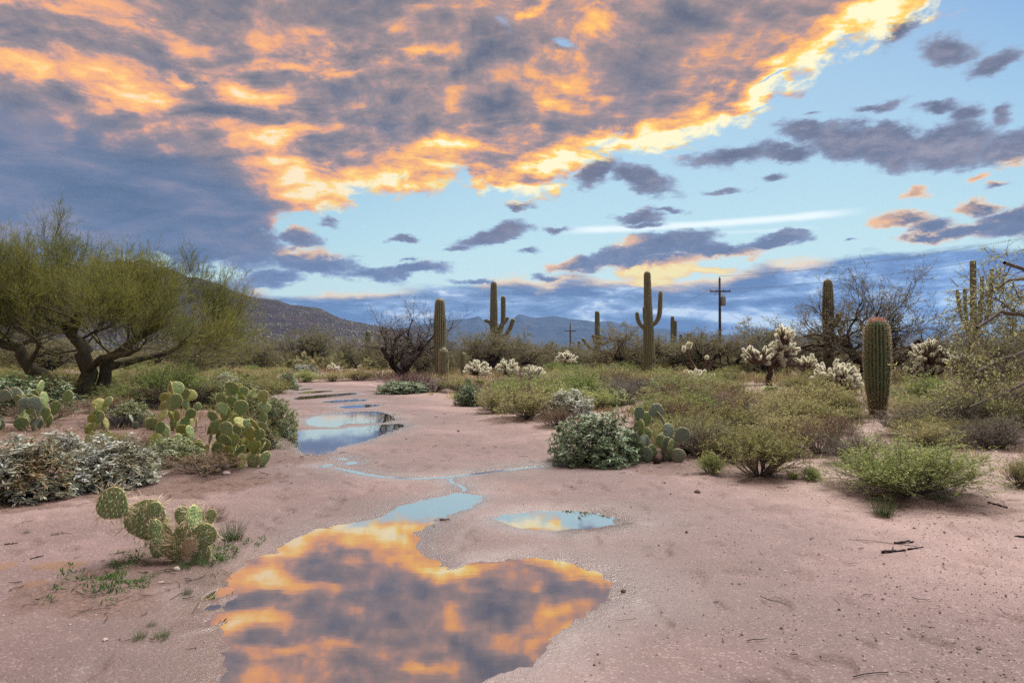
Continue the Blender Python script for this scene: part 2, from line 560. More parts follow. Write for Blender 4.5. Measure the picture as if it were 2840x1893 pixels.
def kids(P, R, n, t0, t1, ang, rg, bias=None):
    N, S, _ = P.shape
    t = rg.uniform(t0, t1, (N, n))
    f = t * (S - 1)
    i = np.minimum(f.astype(int), S - 2)
    w = (f - i)[..., None]
    ii = np.arange(N)[:, None]
    st = P[ii, i] * (1 - w) + P[ii, i + 1] * w
    tn = unit(P[ii, i + 1] - P[ii, i])
    rd = R[ii, i] * (1 - w[..., 0]) + R[ii, i + 1] * w[..., 0]
    pr = rg.normal(size=(N, n, 3))
    if bias is not None:
        pr = pr + np.asarray(bias)
    pr = unit(pr - (pr * tn).sum(-1, keepdims=True) * tn)
    a = ang * rg.uniform(0.6, 1.3, (N, n))[..., None]
    d = tn * np.cos(a) + pr * np.sin(a)
    return st.reshape(-1, 3), d.reshape(-1, 3), rd.ravel(), t.ravel()


def tubes(mb, P, R, k=3, a=0.5, m=0, cap=False):
    N, S, _ = P.shape
    T = unit(np.gradient(P, axis=1))
    rg = np.random.default_rng(N * 31 + S)
    ref = unit(rg.normal(size=(N, 1, 3)))
    U = unit(np.cross(T, ref))
    V = np.cross(T, U)
    th = np.arange(k) * 2 * pi / k
    ring = P[:, :, None] + R[:, :, None, None] * (U[:, :, None] * np.cos(th)[None, None, :, None] + V[:, :, None] * np.sin(th)[None, None, :, None])
    idx = np.arange(N * S * k).reshape(N, S, k)
    A, B = idx[:, :-1], idx[:, 1:]
    q = np.stack([A, np.roll(A, -1, 2), np.roll(B, -1, 2), B], -1).reshape(-1, 4)
    av = np.broadcast_to(np.asarray(a, float).reshape(-1, 1), (N, S * k)).ravel() if np.ndim(a) else a
    mb.add(ring.reshape(-1, 3), q=q, a=av, m=m)


def leaves(mb, C, D, Nn, L, W, a, m=0, fold=False):
    """flat or folded leaves: base C, direction D, face normal Nn, length L, width W"""
    n = len(C)
    D = unit(D)
    S_ = unit(np.cross(D, Nn))
    Nn = np.cross(S_, D)
    L = np.broadcast_to(L, (n,))[:, None]
    W = np.broadcast_to(W, (n,))[:, None]
    if not fold:
        v = np.stack([C, C + D * L * .5 + S_ * W * .5, C + D * L, C + D * L * .5 - S_ * W * .5], 1)
        q = np.arange(n * 4).reshape(n, 4)
        mb.add(v.reshape(-1, 3), q=q, a=np.repeat(np.broadcast_to(a, (n,)), 4), m=m)
    else:
        dn = Nn * W * 0.28
        tip = C + D * L - Nn * L * .18
        v = np.stack([C, C + D * L * .45 + S_ * W * .5 + dn, tip, C + D * L * .45 - S_ * W * .5 + dn, C + D * L * .5], 1)
        b = np.arange(n)[:, None] * 5
        t = np.concatenate([b + [0, 4, 1], b + [4, 2, 1], b + [0, 3, 4], b + [4, 3, 2]])
        mb.add(v.reshape(-1, 3), t=t, a=np.repeat(np.broadcast_to(a, (n,)), 5), m=m)


def rnd(n, rg, up=0.0):
    v = rg.normal(size=(n, 3))
    v[:, 2] += up
    return unit(v)


# ------------------------------------------------------------------ materials
def new_mat(name):
    m = bpy.data.materials.new(name)
    m.use_nodes = True
    t = m.node_tree
    t.nodes.clear()
    E.tree = t
    o = t.nodes.new('ShaderNodeOutputMaterial')
    return m, t, o


def attr(name='tint'):
    n = E.tree.nodes.new('ShaderNodeAttribute')
    n.attribute_name = name
    return E(n.outputs['Fac'])


def objcoord():
    n = E.tree.nodes.new('ShaderNodeTexCoord')
    return E(n.outputs['Object'])


def position():
    n = E.tree.nodes.new('ShaderNodeNewGeometry')
    return E(n.outputs['Position'])


def setc(node, key, v):
    if isinstance(v, E):
        E.tree.links.new(v.s, node.inputs[key])
    else:
        node.inputs[key].default_value = v


def c4(c):
    return (c[0], c[1], c[2], 1.0)


def leaf_mat(name, cols, trans=0.3, rough=0.6, spec=0.3):
    """foliage: colour by the tint attribute, some light let through"""
    m, t, o = new_mat(name)
    oi = t.nodes.new('ShaderNodeObjectInfo')
    ob = E(oi.outputs['Random'])
    v = (attr() + (ob - 0.5) * 0.36).clamp()
    col = ramp(v, [(i / (len(cols) - 1), c4(c)) for i, c in enumerate(cols)])
    p = t.nodes.new('ShaderNodeBsdfPrincipled')
    setc(p, 'Base Color', col)
    p.inputs['Roughness'].default_value = rough
    p.inputs['Specular IOR Level'].default_value = spec
    tr = t.nodes.new('ShaderNodeBsdfTranslucent')
    setc(tr, 'Color', col)
    mx = t.nodes.new('ShaderNodeMixShader')
    mx.inputs[0].default_value = trans
    t.links.new(p.outputs[0], mx.inputs[1])
    t.links.new(tr.outputs[0], mx.inputs[2])
    t.links.new(mx.outputs[0], o.inputs[0])
    return m


def bark_mat(name, cols, scale=8.0, bump=0.4, rough=0.85):
    m, t, o = new_mat(name)
    oc = objcoord()
    n1 = noise(vmath('MULTIPLY', oc, (1, 1, 0.35)), scale, 5, 0.6)
    n2 = noise(oc, scale * 5, 3, 0.6)
    v = (n1 * 0.8 + n2 * 0.4 + attr() * 0.5 - 0.35).clamp()
    col = ramp(v, [(i / (len(cols) - 1), c4(c)) for i, c in enumerate(cols)])
    p = t.nodes.new('ShaderNodeBsdfPrincipled')
    setc(p, 'Base Color', col)
    p.inputs['Roughness'].default_value = rough
    p.inputs['Specular IOR Level'].default_value = 0.2
    b = t.nodes.new('ShaderNodeBump')
    b.inputs['Strength'].default_value = bump
    b.inputs['Distance'].default_value = 0.03
    setc(b, 'Height', n1 + n2 * 0.5)
    t.links.new(b.outputs[0], p.inputs['Normal'])
    t.links.new(p.outputs[0], o.inputs[0])
    return m


def plain_mat(name, col, rough=0.6, var=0.25, scale=12.0, metal=0.0):
    m, t, o = new_mat(name)
    n1 = noise(objcoord(), scale, 5, 0.6)
    c = mixc(n1, c4(tuple(x * (1 - var) for x in col)), c4(tuple(min(1, x * (1 + var)) for x in col)))
    p = t.nodes.new('ShaderNodeBsdfPrincipled')
    setc(p, 'Base Color', c)
    p.inputs['Roughness'].default_value = rough
    p.inputs['Metallic'].default_value = metal
    t.links.new(p.outputs[0], o.inputs[0])
    return m


M = {}
M['paloleaf'] = leaf_mat('palo verde twigs', [(0.075, 0.088, 0.020), (0.14, 0.155, 0.035), (0.24, 0.225, 0.06)], 0.42)
M['palobark'] = bark_mat('palo verde bark', [(0.018, 0.014, 0.012), (0.05, 0.04, 0.028), (0.12, 0.10, 0.04), (0.20, 0.15, 0.05)])
M['paloyellow'] = bark_mat('lichen yellow bark', [(0.03, 0.025, 0.015), (0.12, 0.09, 0.02), (0.26, 0.19, 0.04)])
M['mesleaf'] = leaf_mat('mesquite leaf', [(0.11, 0.11, 0.05), (0.19, 0.18, 0.085), (0.29, 0.24, 0.13)], 0.45)
M['mesgreen'] = leaf_mat('mesquite leaf near', [(0.15, 0.17, 0.06), (0.30, 0.32, 0.11), (0.42, 0.43, 0.20), (0.48, 0.44, 0.15)], 0.45)
M['bark'] = bark_mat('mesquite bark', [(0.014, 0.011, 0.012), (0.035, 0.027, 0.027), (0.08, 0.06, 0.055)])
M['bark2'] = bark_mat('grey twig', [(0.06, 0.05, 0.042), (0.14, 0.115, 0.095), (0.26, 0.22, 0.18)])
M['fine'] = leaf_mat('olive shrub', [(0.13, 0.14, 0.05), (0.23, 0.23, 0.085), (0.34, 0.31, 0.13), (0.52, 0.43, 0.24)], 0.5)
M['finegreen'] = leaf_mat('green shrub', [(0.11, 0.15, 0.045), (0.22, 0.27, 0.085), (0.32, 0.36, 0.13), (0.55, 0.53, 0.28)], 0.5)
M['finegrey'] = leaf_mat('grey shrub', [(0.14, 0.12, 0.095), (0.23, 0.205, 0.165), (0.34, 0.30, 0.24)], 0.35)
M['finebrown'] = leaf_mat('brown shrub', [(0.11, 0.07, 0.045), (0.20, 0.135, 0.08), (0.32, 0.23, 0.13)], 0.35)
M['purple'] = bark_mat('purple twig', [(0.06, 0.03, 0.04), (0.14, 0.07, 0.08), (0.22, 0.12, 0.12)])
M['silver'] = leaf_mat('silver leaf', [(0.20, 0.13, 0.05), (0.22, 0.23, 0.15), (0.42, 0.45, 0.38), (0.56, 0.58, 0.54)], 0.15, 0.55)
M['bluegreen'] = leaf_mat('blue green leaf', [(0.14, 0.11, 0.04), (0.11, 0.16, 0.075), (0.20, 0.28, 0.15), (0.37, 0.45, 0.30)], 0.15, 0.5)
M['oliveleaf'] = leaf_mat('olive leaf', [(0.18, 0.12, 0.04), (0.13, 0.16, 0.06), (0.22, 0.27, 0.12), (0.34, 0.37, 0.24)], 0.2, 0.5)
M['spine'] = leaf_mat('straw spine', [(0.30, 0.20, 0.10), (0.52, 0.42, 0.26), (0.75, 0.68, 0.52)], 0.25)
M['cholla'] = leaf_mat('cholla spine', [(0.60, 0.55, 0.38), (0.86, 0.84, 0.68), (0.94, 0.93, 0.85)], 0.5)
M['chollabody'] = plain_mat('cholla joint', (0.27, 0.28, 0.16), 0.7)
M['chollatrunk'] = bark_mat('cholla trunk', [(0.03, 0.02, 0.016), (0.09, 0.055, 0.04), (0.18, 0.12, 0.09)])
M['weed'] = leaf_mat('green weed', [(0.05, 0.10, 0.03), (0.10, 0.18, 0.05), (0.17, 0.25, 0.08)], 0.3)
M['dry'] = leaf_mat('dry grass', [(0.16, 0.11, 0.06), (0.30, 0.23, 0.13), (0.42, 0.34, 0.21)], 0.3)


def saguaro_mat(name, g0, g1, pale):
    m, t, o = new_mat(name)
    r = attr()                                   # 0 in the furrow, 1 on the rib crest
    n1 = noise(objcoord(), 5.0, 5, 0.6)
    n2 = noise(objcoord(), 40.0, 3, 0.6)
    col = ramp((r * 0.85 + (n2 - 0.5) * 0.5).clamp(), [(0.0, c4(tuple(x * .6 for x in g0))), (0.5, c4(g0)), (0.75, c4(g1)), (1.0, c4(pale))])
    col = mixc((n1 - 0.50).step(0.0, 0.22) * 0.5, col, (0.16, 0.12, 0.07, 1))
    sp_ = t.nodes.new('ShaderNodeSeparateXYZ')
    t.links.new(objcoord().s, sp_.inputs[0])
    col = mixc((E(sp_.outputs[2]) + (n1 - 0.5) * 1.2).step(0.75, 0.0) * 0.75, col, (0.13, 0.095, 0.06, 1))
    vh = t.nodes.new('ShaderNodeTexVoronoi')
    vh.inputs['Scale'].default_value = 1.15
    t.links.new(objcoord().s, vh.inputs['Vector'])
    col = mixc(E(vh.outputs['Distance']).step(0.13, 0.10) * 0.9, col, (0.02, 0.015, 0.01, 1))
    p = t.nodes.new('ShaderNodeBsdfPrincipled')
    setc(p, 'Base Color', col)
    p.inputs['Roughness'].default_value = 0.6
    p.inputs['Specular IOR Level'].default_value = 0.25
    t.links.new(p.outputs[0], o.inputs[0])
    return m


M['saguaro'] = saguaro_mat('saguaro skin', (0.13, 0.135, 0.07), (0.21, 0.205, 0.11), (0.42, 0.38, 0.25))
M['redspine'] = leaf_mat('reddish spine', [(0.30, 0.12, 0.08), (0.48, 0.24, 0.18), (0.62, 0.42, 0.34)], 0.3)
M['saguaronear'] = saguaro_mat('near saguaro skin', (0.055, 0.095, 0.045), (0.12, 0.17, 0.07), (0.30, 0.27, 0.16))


def pad_mat(name, c0, c1, rim, spots=True):
    m, t, o = new_mat(name)
    oc = objcoord()
    n1 = noise(oc, 9.0, 4, 0.6)
    col = mixc(n1.step(0.3, 0.7), c4(c0), c4(c1))
    v = t.nodes.new('ShaderNodeTexVoronoi')
    v.inputs['Scale'].default_value = 9.0
    v.inputs['Randomness'].default_value = 0.35
    t.links.new(vmath('MULTIPLY', oc, (1, 0.0, 1)).s, v.inputs['Vector'])
    spot = E(v.outputs['Distance']).step(0.30, 0.12)
    col = mixc(spot * 0.8, col, c4((0.06, 0.045, 0.02)))
    col = mixc(attr().step(0.82, 1.0) * 0.8, col, c4(rim))
    p = t.nodes.new('ShaderNodeBsdfPrincipled')
    setc(p, 'Base Color', col)
    n3 = noise(oc, 2.3, 4, 0.6)
    ri = t.nodes.new('ShaderNodeObjectInfo')
    col = mixc((n3 - 0.42 + (E(ri.outputs['Random']) - 0.5) * 0.35).step(0.10, 0.30) * 0.42, col, c4((0.26, 0.21, 0.10)))
    setc(p, 'Base Color', col)
    p.inputs['Roughness'].default_value = 0.5
    p.inputs['Specular IOR Level'].default_value = 0.35
    bp = t.nodes.new('ShaderNodeBump')
    bp.inputs['Strength'].default_value = 0.5
    bp.inputs['Distance'].default_value = 0.05
    setc(bp, 'Height', n3 + n1 * 0.4)
    t.links.new(bp.outputs[0], p.inputs['Normal'])
    t.links.new(p.outputs[0], o.inputs[0])
    return m


M['pad'] = pad_mat('prickly pear pad', (0.155, 0.235, 0.08), (0.25, 0.33, 0.115), (0.58, 0.52, 0.19))
M['padyellow'] = pad_mat('yellowish pad', (0.23, 0.26, 0.06), (0.37, 0.37, 0.09), (0.60, 0.52, 0.18))
M['padblue'] = pad_mat('bluish pad', (0.14, 0.20, 0.14), (0.22, 0.28, 0.19), (0.42, 0.40, 0.22))
M['paddry'] = pad_mat('dry tan pad', (0.34, 0.23, 0.13), (0.48, 0.35, 0.21), (0.50, 0.36, 0.2))
M['black'] = plain_mat('black paint', (0.012, 0.012, 0.014), 0.5)
M['white'] = plain_mat('white paint', (0.70, 0.62, 0.58), 0.6)
M['red'] = plain_mat('red paint', (0.30, 0.06, 0.04), 0.6)
M['hillscrub'] = leaf_mat('hill scrub', [(0.012, 0.016, 0.011), (0.022, 0.027, 0.017), (0.036, 0.038, 0.024)], 0.2)
M['wood'] = bark_mat('pole wood', [(0.03, 0.022, 0.018), (0.07, 0.05, 0.04), (0.12, 0.09, 0.07)], 3.0)
M['steel'] = plain_mat('galvanised steel', (0.30, 0.31, 0.33), 0.5, 0.15, 6.0, 0.6)
M['stone'] = plain_mat('stone', (0.36, 0.28, 0.25), 0.85, 0.35, 6.0)
M['wire'] = plain_mat('wire', (0.03, 0.03, 0.035), 0.5)

# ------------------------------------------------------------------ ground, puddles
def dpoly(pts, ox=0.0, oy=0.0, k=1.0):
    """polygon given in pixels of the photograph (ox + x*k, oy + y*k) as ground points"""
    return np.array([gp(ox + x * k, oy + y * k) for x, y in pts])


K8, K3 = 1300 / 2353, 950 / 2353
PUD = {}
PUD['big'] = dpoly([(1380, 185), (1500, 198), (1508, 215), (1440, 268), (1330, 295), (1260, 320), (1225, 350), (1185, 385), (1208, 430), (1185, 460), (1260, 500), (1275, 520), (1300, 553),
                    (1340, 566), (1420, 558), (1480, 540), (1600, 525), (1750, 520), (1900, 530), (2000, 555), (2090, 590), (2150, 650), (2168, 690), (2150, 720), (2060, 770), (1980, 830),
                    (1880, 890), (1780, 970), (1650, 1060), (1560, 1110), (1500, 1150), (1390, 1230), (1100, 1420), (500, 1430), (290, 1330), (250, 1230), (232, 1100), (240, 1000), (225, 940),
                    (205, 890), (230, 850), (240, 760), (275, 690), (245, 630), (260, 590), (340, 548), (352, 520), (480, 490), (560, 430), (680, 375), (860, 345), (940, 325), (1000, 310), (1120, 255),
                    (1250, 215)], 500, 1260, K8)
PUD['side'] = dpoly([(1560, 315), (1620, 295), (1750, 275), (1960, 278), (2080, 290), (2150, 308), (2195, 325), (2150, 350), (2050, 365), (1900, 376), (1750, 367), (1650, 347), (1600, 330)], 500, 1260, K8)
PUD['mid'] = dpoly([(205, 1232), (400, 1215), (640, 1205), (850, 1180), (1000, 1172), (1045, 1186), (980, 1216), (880, 1252), (740, 1292), (620, 1322), (540, 1342), (500, 1372), (400, 1384), (340, 1352), (270, 1305),
                    (215, 1265)], 700, 700, K3)
PUD['upper'] = dpoly([(370, 1152), (430, 1125), (560, 1099), (700, 1090), (870, 1087), (935, 1108), (980, 1140), (900, 1163), (780, 1168), (640, 1168), (560, 1196), (440, 1192), (385, 1168)], 700, 700, K3)
PUD['small'] = dpoly([(600, 1056), (700, 1045), (850, 1042), (868, 1048), (780, 1062), (650, 1068)], 700, 700, K3)
PUD['thin'] = dpoly([(490, 1024), (560, 1014), (700, 1004), (785, 1007), (760, 1018), (560, 1030)], 700, 700, K3)
PUD['long'] = dpoly([(280, 1002), (330, 988), (450, 977), (560, 969), (705, 960), (708, 972), (560, 988), (400, 1002), (320, 1008)], 700, 700, K3)
PUD['slim'] = dpoly([(295, 962), (400, 949), (540, 944), (556, 950), (440, 962), (330, 967)], 700, 700, K3)
PUD['sliver'] = dpoly([(285, 940), (410, 929), (412, 936), (310, 945)], 700, 700, K3)
PUD['last'] = dpoly([(250, 919), (330, 912), (335, 919), (255, 926)], 700, 700, K3)


def ribbon(pts, w, ox, oy, k):
    c = np.array([gp(ox + x * k, oy + y * k) for x, y in pts])
    d = unit(np.gradient(c, axis=0))
    n = np.stack([-d[:, 1], d[:, 0]], 1)
    ww = w * np.concatenate([[0.3], np.ones(len(c) - 2), [0.3]])[:, None]
    return np.concatenate([c + n * ww / 2, (c - n * ww / 2)[::-1]])


PUD['rill'] = ribbon([(560, 1470), (680, 1494), (760, 1514), (900, 1535), (1100, 1546), (1300, 1541), (1500, 1517), (1700, 1492), (1900, 1471), (2040, 1458)], 0.085, 700, 700, K3)
PUD['trickle'] = ribbon([(1370, 112), (1355, 122), (1365, 138), (1395, 148), (1415, 158), (1428, 170), (1420, 184)], 0.035, 500, 1260, K8)
PUD['bit'] = dpoly([(450, 1462), (500, 1450), (545, 1446), (550, 1454), (490, 1470)], 700, 700, K3)
PUD['crumb'] = dpoly([(640, 1440), (680, 1428), (715, 1434), (712, 1447), (660, 1450)], 700, 700, K3)
PUD['fleck'] = dpoly([(585, 1410), (620, 1402), (660, 1408), (640, 1417), (600, 1418)], 700, 700, K3)
K5 = 650 / 1877
PUD['pocket'] = dpoly([(1640, 885), (1700, 840), (1790, 795), (1835, 815), (1800, 860), (1720, 885)], 0, 1350, K5)
PUD['pool'] = dpoly([(1650, 965), (1690, 940), (1750, 935), (1755, 955), (1700, 970)], 0, 1350, K5)
PUD['hollow'] = dpoly([(1645, 1080), (1700, 1050), (1710, 1010), (1770, 1000), (1765, 1040), (1720, 1090)], 0, 1350, K5)
PLABEL = {
    'big': 'large foreground puddle mirroring orange sunset clouds across wet sand',
    'side': 'oval puddle right of the largest one reflecting yellow cloud and blue',
    'mid': 'wide puddle beside the left shrubs with bright white cloud reflection',
    'upper': 'puddle with a reflected cactus just beyond the wide white one',
    'small': 'narrow puddle on the path, first beyond the one reflecting a cactus',
    'thin': 'thin brown puddle on the path, second beyond the one reflecting a cactus',
    'long': 'longest thin muddy puddle across the far path',
    'slim': 'slim dark puddle just beyond the longest thin one on the far path',
    'sliver': 'short sliver of water near the far end of the path',
    'last': 'tiniest sliver of water at the very end of the path',
    'rill': 'long shining rill curving over the path to the leafy green bush',
    'trickle': 'tiny trickle of water joining the rill to the largest puddle',
    'bit': 'small broken pool of water by the wide white puddle',
    'crumb': 'little bright pool at the start of the shining rill',
    'fleck': 'fleck of water in the mud between wide puddle and rill',
    'pocket': 'muddy brown footprint pool at the left rim of the largest puddle',
    'pool': 'smallest muddy footprint pool beside the left rim of the largest puddle',
    'hollow': 'curved muddy footprint pool, lowest at left rim of the largest puddle'}

PATH = dpoly([(-200, 1420), (0, 1392), (440, 1335), (620, 1318), (720, 1270), (800, 1210), (770, 1160), (760, 1110), (770, 1085), (806, 1062), (830, 1056), (1050, 1057), (1050, 1085), (1130, 1098), (1300, 1135), (1315, 1168),
              (1440, 1190), (1520, 1222), (1545, 1278), (1700, 1275), (1830, 1272), (1960, 1345), (2250, 1405), (2500, 1440), (3000, 1470), (3400, 2600), (-700, 2600)])


def sdist(poly, x, y):
    """signed distance to a polygon, negative inside"""
    d2 = np.full(x.shape, 1e18)
    ins = np.zeros(x.shape, bool)
    n = len(poly)
    for i in range(n):
        ax, ay = poly[i]
        bx, by = poly[(i + 1) % n]
        ex, ey = bx - ax, by - ay
        t = np.clip(((x - ax) * ex + (y - ay) * ey) / (ex * ex + ey * ey + 1e-12), 0, 1)
        d2 = np.minimum(d2, (x - ax - t * ex) ** 2 + (y - ay - t * ey) ** 2)
        c = ((ay > y) != (by > y)) & (x < (bx - ax) * (y - ay) / ((by - ay) if by != ay else 1e-12) + ax)
        ins ^= c
    d = np.sqrt(d2)
    return np.where(ins, -d, d)


FINE = ('rill', 'trickle', 'bit', 'crumb', 'fleck', 'pool', 'hollow', 'pocket')


def puddle_sd(x, y, amp=False):
    sd = np.full(x.shape, 9.0)
    am = np.ones(x.shape)
    for nm_, p in PUD.items():
        lo, hi = p.min(0) - 4.0, p.max(0) + 4.0
        k = (x > lo[0]) & (x < hi[0]) & (y > lo[1]) & (y < hi[1])
        if k.any():
            d = sdist(p, x[k], y[k])
            c = d < sd[k]
            sd[k] = np.where(c, d, sd[k])
            am[k] = np.where(c, 0.22 if nm_ in FINE else 1.0, am[k])
    return (sd, am) if amp else sd


WL = -0.010


def ground_field(x, y):
    """height, wetness, off-path amount"""
    x, y = np.asarray(x, float), np.asarray(y, float)
    r = np.hypot(x, y)
    sdp = sdist(PATH, x, y)
    off = sstep(sdp, -0.3 - 0.01 * r, 0.6 + 0.02 * r)
    sd, amp = puddle_sd(x, y, True)
    det = np.clip(r / 6.0, 0.6, 4.0)
    edge = (fbm(x * 2.2, y * 2.2, 5, 0.58) * 0.14 + fbm(x * 9, y * 9, 4, 0.65) * 0.032) * np.clip(np.abs(sd) * 3 + 0.35, 0, 1) * np.clip(det, 0.7, 1.6) * amp
    sde = sd + edge
    base = fbm(x * 0.5 + 4, y * 0.5, 3) * 0.016 + fbm(x * 3.1, y * 3.1, 3) * 0.010 * (0.5 + off)
    base += off * (0.05 + 0.10 * sstep(sdp, 0, 4) + fbm(x * 0.22, y * 0.22, 3) * 0.12)
    # foot and hoof marks pressed into the damp sand
    fx = fbm(x * 5.5 + 31, y * 4.0, 2)
    base -= 0.022 * sstep(fx, 0.20, 0.42) * (1 - off)
    base += 0.05 * sstep(r, 60, 120) * fbm(x * 0.05, y * 0.05, 3) * 4
    far = sstep(sde, 0.0, 0.55)
    z = base * far + np.where(sde > 0, WL * (1 - sstep(sde, 0, 0.30)) + 0.004 * sstep(sde, 0, 0.1) * (1 - far), np.maximum(WL + 0.16 * sde, WL - 0.05))
    z = z + 0.006 * fbm(x * 8 + 3, y * 8, 4, .65) * np.exp(-(sde / 0.16) ** 2) * (sd < 2) * (amp > .5) + (amp < .5) * (sd < 2) * 0.007 * sstep(sde, 0.0, 0.02)
    wet = np.where(sde < -0.015, 0.2, np.exp(-np.maximum(sde, 0) / 0.22)) * (sd < 2)
    stain = 0.0
    for cx, cy, rx, ry in ((470, 625, 260, 60), (20, 640, 90, 50), (270, 770, 130, 50)):
        g = gp(cx * K5, 1350 + cy * K5)
        gx = gp((cx + rx) * K5, 1350 + cy * K5)[0] - g[0]
        gy = abs(gp(cx * K5, 1350 + (cy - ry) * K5)[1] - g[1])
        stain = np.maximum(stain, 1.0 - np.hypot((x - g[0]) / gx, (y - g[1]) / gy))
    damp = sstep(stain + fbm(x * 3, y * 3, 4) * 0.5, 0.15, 0.6)
    damp = np.maximum(damp, 0.0)
    moist = np.exp(-np.maximum(sde, 0) / 1.1) * (sd < 4) * sstep(fbm(x * 1.3 + 8, y * 1.3, 3), -.55, .2)
    dry = sstep(sd + fbm(x * .6, y * .6, 3) * 1.8, 1.2, 4.2)
    return z, wet, off, damp, moist, dry


def gz(x, y):
    return float(ground_field(np.array([x]), np.array([y]))[0][0])


SHRUB_SPOTS = []          # (x, y, radius) of plants, filled below and used for the litter


def build_ground():
    ys = np.concatenate([[-60, -25, -10, -4, -1, 0.3, 1.0], np.geomspace(1.5, 75, 600), np.geomspace(78, 14000, 60)])
    u = np.concatenate([-np.geomspace(30, 1.02, 22), np.linspace(-1.0, 1.0, 520), np.geomspace(1.02, 30, 22)])
    w = np.sqrt(ys ** 2 * (ys > 0) + 2.0 ** 2)
    wide = np.sign(u) * np.minimum(np.abs(u), 2.6 + 0 * u)
    X = np.where(ys[:, None] > 60, wide[None] * w[:, None], u[None] * w[:, None])
    Y = np.repeat(ys[:, None], len(u), 1)
    z, wet, off, damp, moist, dry = ground_field(X.ravel(), Y.ravel())
    lit = np.zeros(X.size)
    xf, yf = X.ravel(), Y.ravel()
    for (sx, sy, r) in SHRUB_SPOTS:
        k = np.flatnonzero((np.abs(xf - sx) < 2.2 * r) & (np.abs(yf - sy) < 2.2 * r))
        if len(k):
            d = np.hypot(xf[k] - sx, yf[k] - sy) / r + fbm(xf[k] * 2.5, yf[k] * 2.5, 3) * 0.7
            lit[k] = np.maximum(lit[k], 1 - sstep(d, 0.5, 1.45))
    far = sstep(np.hypot(xf, yf), 300, 3000)
    z = z * (1 - far)
    mb = MB()
    nu = len(u)
    I = np.arange(X.size).reshape(X.shape)
    q = np.stack([I[:-1, :-1], I[:-1, 1:], I[1:, 1:], I[1:, :-1]], -1).reshape(-1, 4)
    mb.add(np.stack([xf, yf, z], 1), q=q, a=off)
    me = mb.mesh('ground', ground_mat(), attr={'wet': wet, 'litter': lit, 'damp': damp, 'moist': moist, 'dry': dry})
    o = link('ground', me)
    tag(o, 'pink sandy desert floor with wet sand round the puddles', None, None, 'structure')


def ground_mat():
    m, t, o = new_mat('desert sand')
    pos = position()
    off, wet, lit, damp = attr('tint'), attr('wet'), attr('litter'), attr('damp')
    n_l = noise(pos, 0.55, 4, 0.55)
    n_m = noise(pos, 4.0, 5, 0.6)
    n_f = noise(pos, 45.0, 4, 0.65)
    n_g = noise(pos, 160.0, 3, 0.7)
    vor = t.nodes.new('ShaderNodeTexVoronoi')
    vor.inputs['Scale'].default_value = 85.0
    t.links.new(pos.s, vor.inputs['Vector'])
    n_p = noise(pos, 0.9, 5, 0.6, 0.4)
    vc = t.nodes.new('ShaderNodeSeparateColor')
    t.links.new(vor.outputs['Color'], vc.inputs[0])
    grain = E(vc.outputs[0])
    sand = ramp((n_l * 0.7 + n_m * 0.35).clamp(), [(0.3, c4((0.094, 0.064, 0.065))), (0.5, c4((0.154, 0.105, 0.104))), (0.72, c4((0.240, 0.168, 0.162)))])
    dirt = ramp((n_m * 0.8 + n_f * 0.3).clamp(), [(0.3, c4((0.165, 0.110, 0.091))), (0.55, c4((0.275, 0.197, 0.171))), (0.8, c4((0.40, 0.31, 0.28)))])
    sand = mixc(attr('dry') * (n_m * 1.2 + 0.25).clamp(), sand, ramp(n_l, [(0.35, c4((0.29, 0.205, 0.188))), (0.65, c4((0.39, 0.280, 0.258)))]))
    col = mixc(off, sand, dirt)
    col = mixc((1.0 - off) * (1.0 - attr('dry') * 0.75) * n_p.step(0.46, 0.64) * 0.5, col, c4((0.115, 0.085, 0.079)))
    # single grains, light and dark
    g1 = grain.step(0.82, 0.95)
    g2 = grain.step(0.20, 0.05)
    col = mixc(g1 * 0.34, col, c4((0.44, 0.345, 0.325)))
    col = mixc(g2 * (0.42 + off * 0.25), col, c4((0.13, 0.09, 0.08)))
    col = mixc((n_g - 0.5) * 1.4 + 0.15, col, c4((0.24, 0.16, 0.135)))
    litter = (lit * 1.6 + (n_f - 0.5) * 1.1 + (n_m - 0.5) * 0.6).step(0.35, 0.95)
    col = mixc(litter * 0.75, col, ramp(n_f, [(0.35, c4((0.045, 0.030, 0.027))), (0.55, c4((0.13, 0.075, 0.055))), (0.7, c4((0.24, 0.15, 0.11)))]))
    col = mixc(damp * 0.75, col, c4((0.20, 0.115, 0.065)))
    col = mixc(attr('moist') * 0.62, col, c4((0.095, 0.068, 0.062)))
    col = mixc(wet * 0.60, col, c4((0.12, 0.08, 0.066)))
    p = t.nodes.new('ShaderNodeBsdfPrincipled')
    setc(p, 'Base Color', col)
    setc(p, 'Roughness', (0.80 - attr('moist') * 0.25 - wet * 0.5 - damp * 0.2).max(0.17))
    setc(p, 'Specular IOR Level', wet * 0.75 + 0.25)
    setc(p, 'Coat Weight', wet.step(0.25, 0.85))
    p.inputs['Coat Roughness'].default_value = 0.22
    p.inputs['Coat IOR'].default_value = 1.5
    b = t.nodes.new('ShaderNodeBump')
    setc(b, 'Strength', 1.0 - wet * 0.5)
    b.inputs['Distance'].default_value = 0.02
    setc(b, 'Height', n_m * 0.5 + n_f * (0.42 + off * 0.3) + n_g * 0.16 + grain * 0.24)
    b2 = t.nodes.new('ShaderNodeBump')
    b2.inputs['Strength'].default_value = 0.22
    b2.inputs['Distance'].default_value = 0.012
    setc(b2, 'Height', n_f * 0.7 + grain * 0.5)
    t.links.new(b2.outputs[0], p.inputs['Coat Normal'])
    t.links.new(b.outputs[0], p.inputs['Normal'])
    t.links.new(p.outputs[0], o.inputs[0])
    return m


